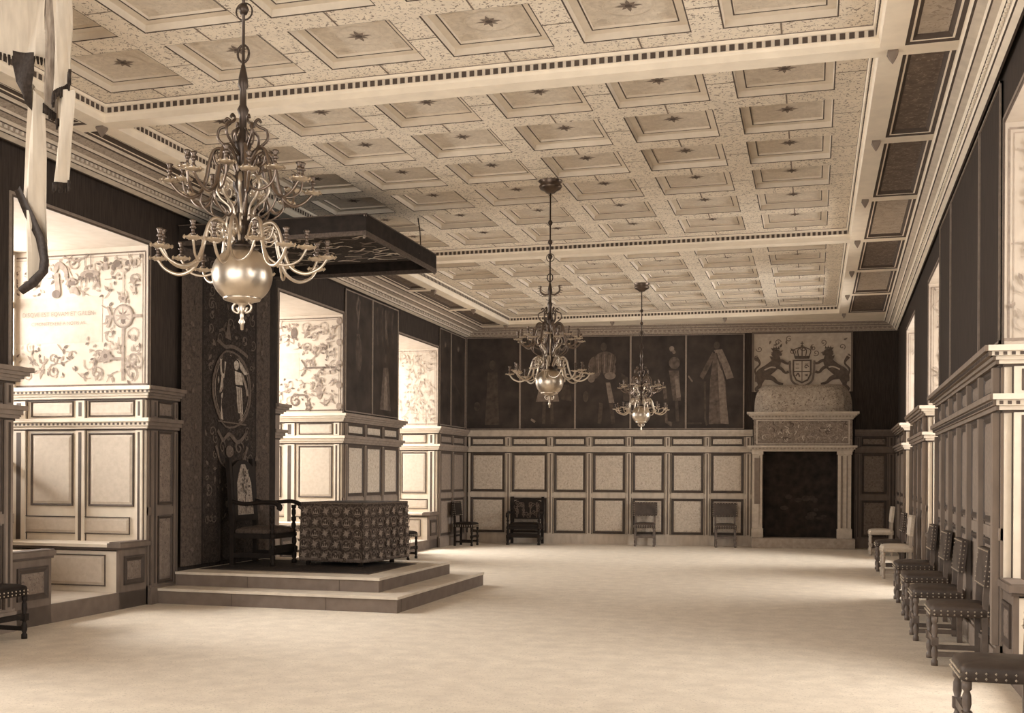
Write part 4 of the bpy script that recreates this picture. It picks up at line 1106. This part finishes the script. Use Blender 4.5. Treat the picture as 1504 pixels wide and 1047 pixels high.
    for mb_, cx_, cz_, r_ in ((low, .160, 2.945, .046), (up, .138, 3.372, .036)):
        mb_.tube([(cx_ + r_ * math.cos(2 * PI * k / 18), 0, Z(cz_) + r_ * math.sin(2 * PI * k / 18)) for k in range(19)], .0048, 6)
        for k in range(3): mb_.tube([(cx_ + r_ * 1.25 * math.cos(PI * k / 3 + .4), 0, Z(cz_) + r_ * 1.25 * math.sin(PI * k / 3 + .4)), (cx_ - r_ * math.cos(PI * k / 3 + .4), 0, Z(cz_) - r_ * math.sin(PI * k / 3 + .4))], .0035, 5)
    su = [rot(p, a) for p, a in (((.205, 0, Z(3.25)), 0), ((.235, 0, Z(3.165)), .12), ((.285, 0, Z(3.15)), .30), ((.335, 0, Z(3.19)), .42), ((.35, 0, Z(3.26)), .45))]
    up.tube(cr(su, 6), .0068, 6)
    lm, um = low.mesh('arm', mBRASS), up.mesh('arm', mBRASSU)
    b = MB(); b.lathe([(0, -.004), (.02, -.004), (.046, .006), (.050, .011), (.02, .005), (0, .007)], seg=16)
    for k in range(8):
        a = 2 * PI * k / 8; b.octa((.050 * math.cos(a), .050 * math.sin(a), .010), .010)
    panm = b.mesh('drip_pan', mBRASS)
    b = MB(); b.lathe([(.006, 0), (.007, .014), (.016, .022), (.008, .032), (.009, .05), (.019, .056), (.010, .066), (.012, .082), (.020, .095), (.013, .10), (.0, .098)], seg=12); sockm = b.mesh('candle_socket', mBRASSD)
    def put(me, par, name, loc=(0, 0, 0), rz=0):
        x = bpy.data.objects.new(name, me); COL.objects.link(x); x.parent = par; x.location = loc; x.rotation_euler = (0, 0, rz); return x
    for (me, r, z, n, a0) in ((lm, .50, Z(2.80), 8, .12), (um, .405, Z(3.215), 8, .50)):
        for k in range(n):
            a = put(me, o, 'arm', (0, 0, 0), a0 + 2 * PI * k / n)
            put(panm, a, 'drip_pan', (r, 0, z)); put(sockm, a, 'candle_socket', (r, 0, z + .006))
            r2, z2 = (.44, Z(2.83)) if me is lm else (.35, Z(3.26))
            v = (r2 * math.cos(.45), r2 * math.sin(.45)); put(panm, a, 'drip_pan', (v[0], v[1], z2)); put(sockm, a, 'candle_socket', (v[0], v[1], z2 + .006))
    # crown scrolls and the smaller scrolls on the body
    b = MB(); b.tube(cr([(.03, 0, Z(3.40)), (.09, 0, Z(3.45)), (.14, 0, Z(3.50)), (.135, 0, Z(3.555)), (.095, 0, Z(3.575)), (.07, 0, Z(3.60)), (.09, 0, Z(3.62)), (.105, 0, Z(3.60))], 6), .0085, 6); b.tube(cr([(.03, 0, Z(3.56)), (.06, 0, Z(3.54)), (.055, 0, Z(3.48)), (.03, 0, Z(3.47))], 5), .006, 6)
    sm = b.mesh('crown_scroll', mBRASSD)
    for k in range(6): put(sm, o, 'crown_scroll', (0, 0, 0), .25 + 2 * PI * k / 6)
    b = MB()
    b.tube(cr([(.04, 0, Z(3.24)), (.10, 0, Z(3.28)), (.15, 0, Z(3.23)), (.13, 0, Z(3.16)), (.07, 0, Z(3.10)), (.05, 0, Z(3.02))], 6), .0085, 6)
    b.tube(cr([(.13, 0, Z(3.24)), (.10, 0, Z(3.22)), (.11, 0, Z(3.18)), (.13, 0, Z(3.19))], 5), .006, 6)
    b.tube(cr([(.05, 0, Z(3.05)), (.10, 0, Z(3.04)), (.11, 0, Z(2.97)), (.07, 0, Z(2.94)), (.06, 0, Z(2.98)), (.08, 0, Z(3.0))], 5), .0075, 6)
    sm = b.mesh('body_scroll', mBRASS)
    for k in range(8): put(sm, o, 'body_scroll', (0, 0, 0), .3 + 2 * PI * k / 8)
    return o
c1 = make_chandelier()
tag(c1, 'brass globe chandelier in the middle distance, second of three', 'chandelier', 'brass chandeliers down the hall')
c2 = dup(c1, (-3.065, 19.75, 2.361), .3); c2['label'] = 'brass chandelier farthest away, in front of the portraits'
c3 = dup(c1, (-3.12, 5.46, 2.361), .1); c3['label'] = 'largest and nearest brass chandelier with big globe, upper left'
# spiky crescent on the middle chandelier only
b = MB()
for s in (-1, 1):
    p = cr([(0, 0, 3.80 - ZB), (s * .06, 0, 3.79 - ZB), (s * .12, 0, 3.83 - ZB), (s * .115, 0, 3.90 - ZB)], 5); b.tube(p, .012, 6)
    for i in range(3, len(p), 2):
        d = Vector((p[i].x * .35, 0, -.03 if i < 9 else .0)); d = Vector((s * .04, 0, -.03 + i * .002)); b.tube([p[i], p[i] + d], [.006, .002], 5)
b.build('crescent', mBRASSD, c1)

# ------------------------------------------------------------------ hanging banner, near left
bn = empty('banner', (-5.35, 6.4, 2.75)); off = Vector(bn.location)
def FX(px): return -5.07 + (px - 30) / 1504 * 7.15          # width of the frame at this depth
YB_ = 6.4
def bpt(px, py, d=0):                                       # sizes read off the photo, turned into metres on the plane y = YB_
    f_, cx_, cyy, yaw, roll, h = 1582.957, 752, 697.8, .273, .005, 1.55
    a, c = px - cx_, py - cyy; uu = math.cos(roll) * a + math.sin(roll) * c; vv = -math.sin(roll) * a + math.cos(roll) * c
    dx, dy, dz = math.cos(yaw) * uu / f_ - math.sin(yaw), math.sin(yaw) * uu / f_ + math.cos(yaw), -vv / f_
    t = YB_ / dy
    return Vector((dx * t - off.x, d, h + dz * t - off.z))
def drape(name, L, R_, d0, mt, fr=True, waves=1.5, amp=.02):
    """L, R_: polylines of left and right edge from top to bottom (pixels measured on the photo)"""
    n = 24; m = 8; b = MB(); rows = []
    def at(poly, t):
        k = t * (len(poly) - 1); i = min(int(k), len(poly) - 2); f = k - i
        return (poly[i][0] + (poly[i + 1][0] - poly[i][0]) * f, poly[i][1] + (poly[i + 1][1] - poly[i][1]) * f)
    for i in range(n + 1):
        l, r = at(L, i / n), at(R_, i / n); row = []
        for k in range(m + 1):
            s = k / m; p = bpt(l[0] + (r[0] - l[0]) * s, l[1] + (r[1] - l[1]) * s)
            p.y = d0 + amp * math.sin(s * PI * 2 * waves + i * .12); row.append(p)
        rows.append(row)
    for i in range(n):
        for k in range(m): b.add([rows[i][k], rows[i][k + 1], rows[i + 1][k + 1], rows[i + 1][k]], [(0, 1, 2, 3)], 0, True)
    o = b.build(name, mt, bn)
    if fr:
        b = MB(); R = random.Random(9)
        for k in range(m):
            for j in range(3):
                s = (j + .5) / 3; p = rows[n][k].lerp(rows[n][k + 1], s)
                b.tube([p + Vector((0, 0, .01)), p + Vector((R.uniform(-.01, .01), 0, -R.uniform(.04, .065)))], [.012, .006], 5)
        b.build('fringe', mFRNG, o)
    return o
drape('back_fold', [(-40, -60), (-40, 70)], [(62, -60), (60, 84)], .08, mFLAG, True, 1.5, .05)
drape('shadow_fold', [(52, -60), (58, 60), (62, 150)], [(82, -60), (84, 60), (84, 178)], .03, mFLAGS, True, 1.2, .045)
drape('front_fold', [(76, -60), (80, 60), (82, 150)], [(104, -60), (112, 40), (112, 108)], -.03, mFLAG, True, 1.3, .035)
drape('lower_fold', [(82, 140), (82, 200), (78, 272)], [(106, 130), (104, 200), (105, 268)], .0, mFLAG, True, 1.2, .03)
drape('tail', [(46, 120), (38, 200), (33, 290), (38, 350), (42, 425)], [(66, 150), (72, 230), (74, 310), (78, 385), (66, 420)], -.02, mFLAG, False, 1.4, .03)
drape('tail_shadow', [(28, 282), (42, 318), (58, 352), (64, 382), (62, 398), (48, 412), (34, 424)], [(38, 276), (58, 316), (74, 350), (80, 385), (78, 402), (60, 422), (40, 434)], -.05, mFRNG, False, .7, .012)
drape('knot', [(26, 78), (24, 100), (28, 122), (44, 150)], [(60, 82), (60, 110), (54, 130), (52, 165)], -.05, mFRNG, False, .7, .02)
b = MB(); b.tube([bpt(-70, -62), bpt(125, -62)], .018, 10); b.build('pole', mDARK, bn)
b = MB()
for p_ in (-40, 95):
    p = bpt(p_, -62); b.tube([p, Vector((p.x, p.y, ZF + .02 - off.z))], .006, 6)
b.build('cord', mDARK, bn)
tag(bn, 'pale silk banner with dark fringes hanging at the upper left', 'banner')

# ------------------------------------------------------------------ light
def area(loc, rot, sx, sy, power, name='window_light'):
    l = bpy.data.lights.new(name, 'AREA'); l.shape = 'RECTANGLE'; l.size = sx; l.size_y = sy; l.energy = power; l.color = (1, .985, .96)
    o = bpy.data.objects.new(name, l); COL.objects.link(o); o.location = loc; o.rotation_euler = rot; return o
KW = 1.0
for (a, c), k in zip(NL, (1.3, 2.0, 1.2, 1.4)):
    y = (a + c) / 2; area((xl(y) - TH - .9, y, 4.0), (0, -PI / 2 + .42, 0), 3.4, 3.0, 640 * KW * k)
for (a, c), k in zip(NR, (.8, .75, 1.0, 1.7)):
    y = (a + c) / 2; area((xr(y) + TH + .8, y, 3.5), (0, PI / 2 - .25, 0), 3.4, 3.0, 560 * KW * k)
area((-3.1, Y0 + .3, 2.4), (PI / 2, 0, 0), 7.5, 4.0, 330, 'end_fill_light')  # added fill light behind the camera; this end has no window
w = bpy.data.worlds.new('daylight'); scn.world = w; w.use_nodes = True
bg = w.node_tree.nodes['Background']; bg.inputs[0].default_value = (1, .97, .92, 1); bg.inputs[1].default_value = .8

# ------------------------------------------------------------------ camera
cam = bpy.data.cameras.new('camera'); co = bpy.data.objects.new('camera', cam); COL.objects.link(co)
cam.sensor_fit = 'HORIZONTAL'; cam.sensor_width = 36; cam.lens = 1582.957 / 1504 * 36
cam.shift_x = 0; cam.shift_y = (697.815 - 523.5) / 1504
cam.clip_start = .05; cam.clip_end = 200
co.matrix_world = Matrix.Translation((0, 0, 1.55)) @ Matrix.Rotation(.273, 4, 'Z') @ Matrix.Rotation(PI / 2, 4, 'X') @ Matrix.Rotation(.005, 4, 'Z')
scn.camera = co
scn.view_settings.view_transform = 'Standard'
scn.view_settings.look = 'None'
scn.view_settings.exposure = .50
scn.view_settings.gamma = 1
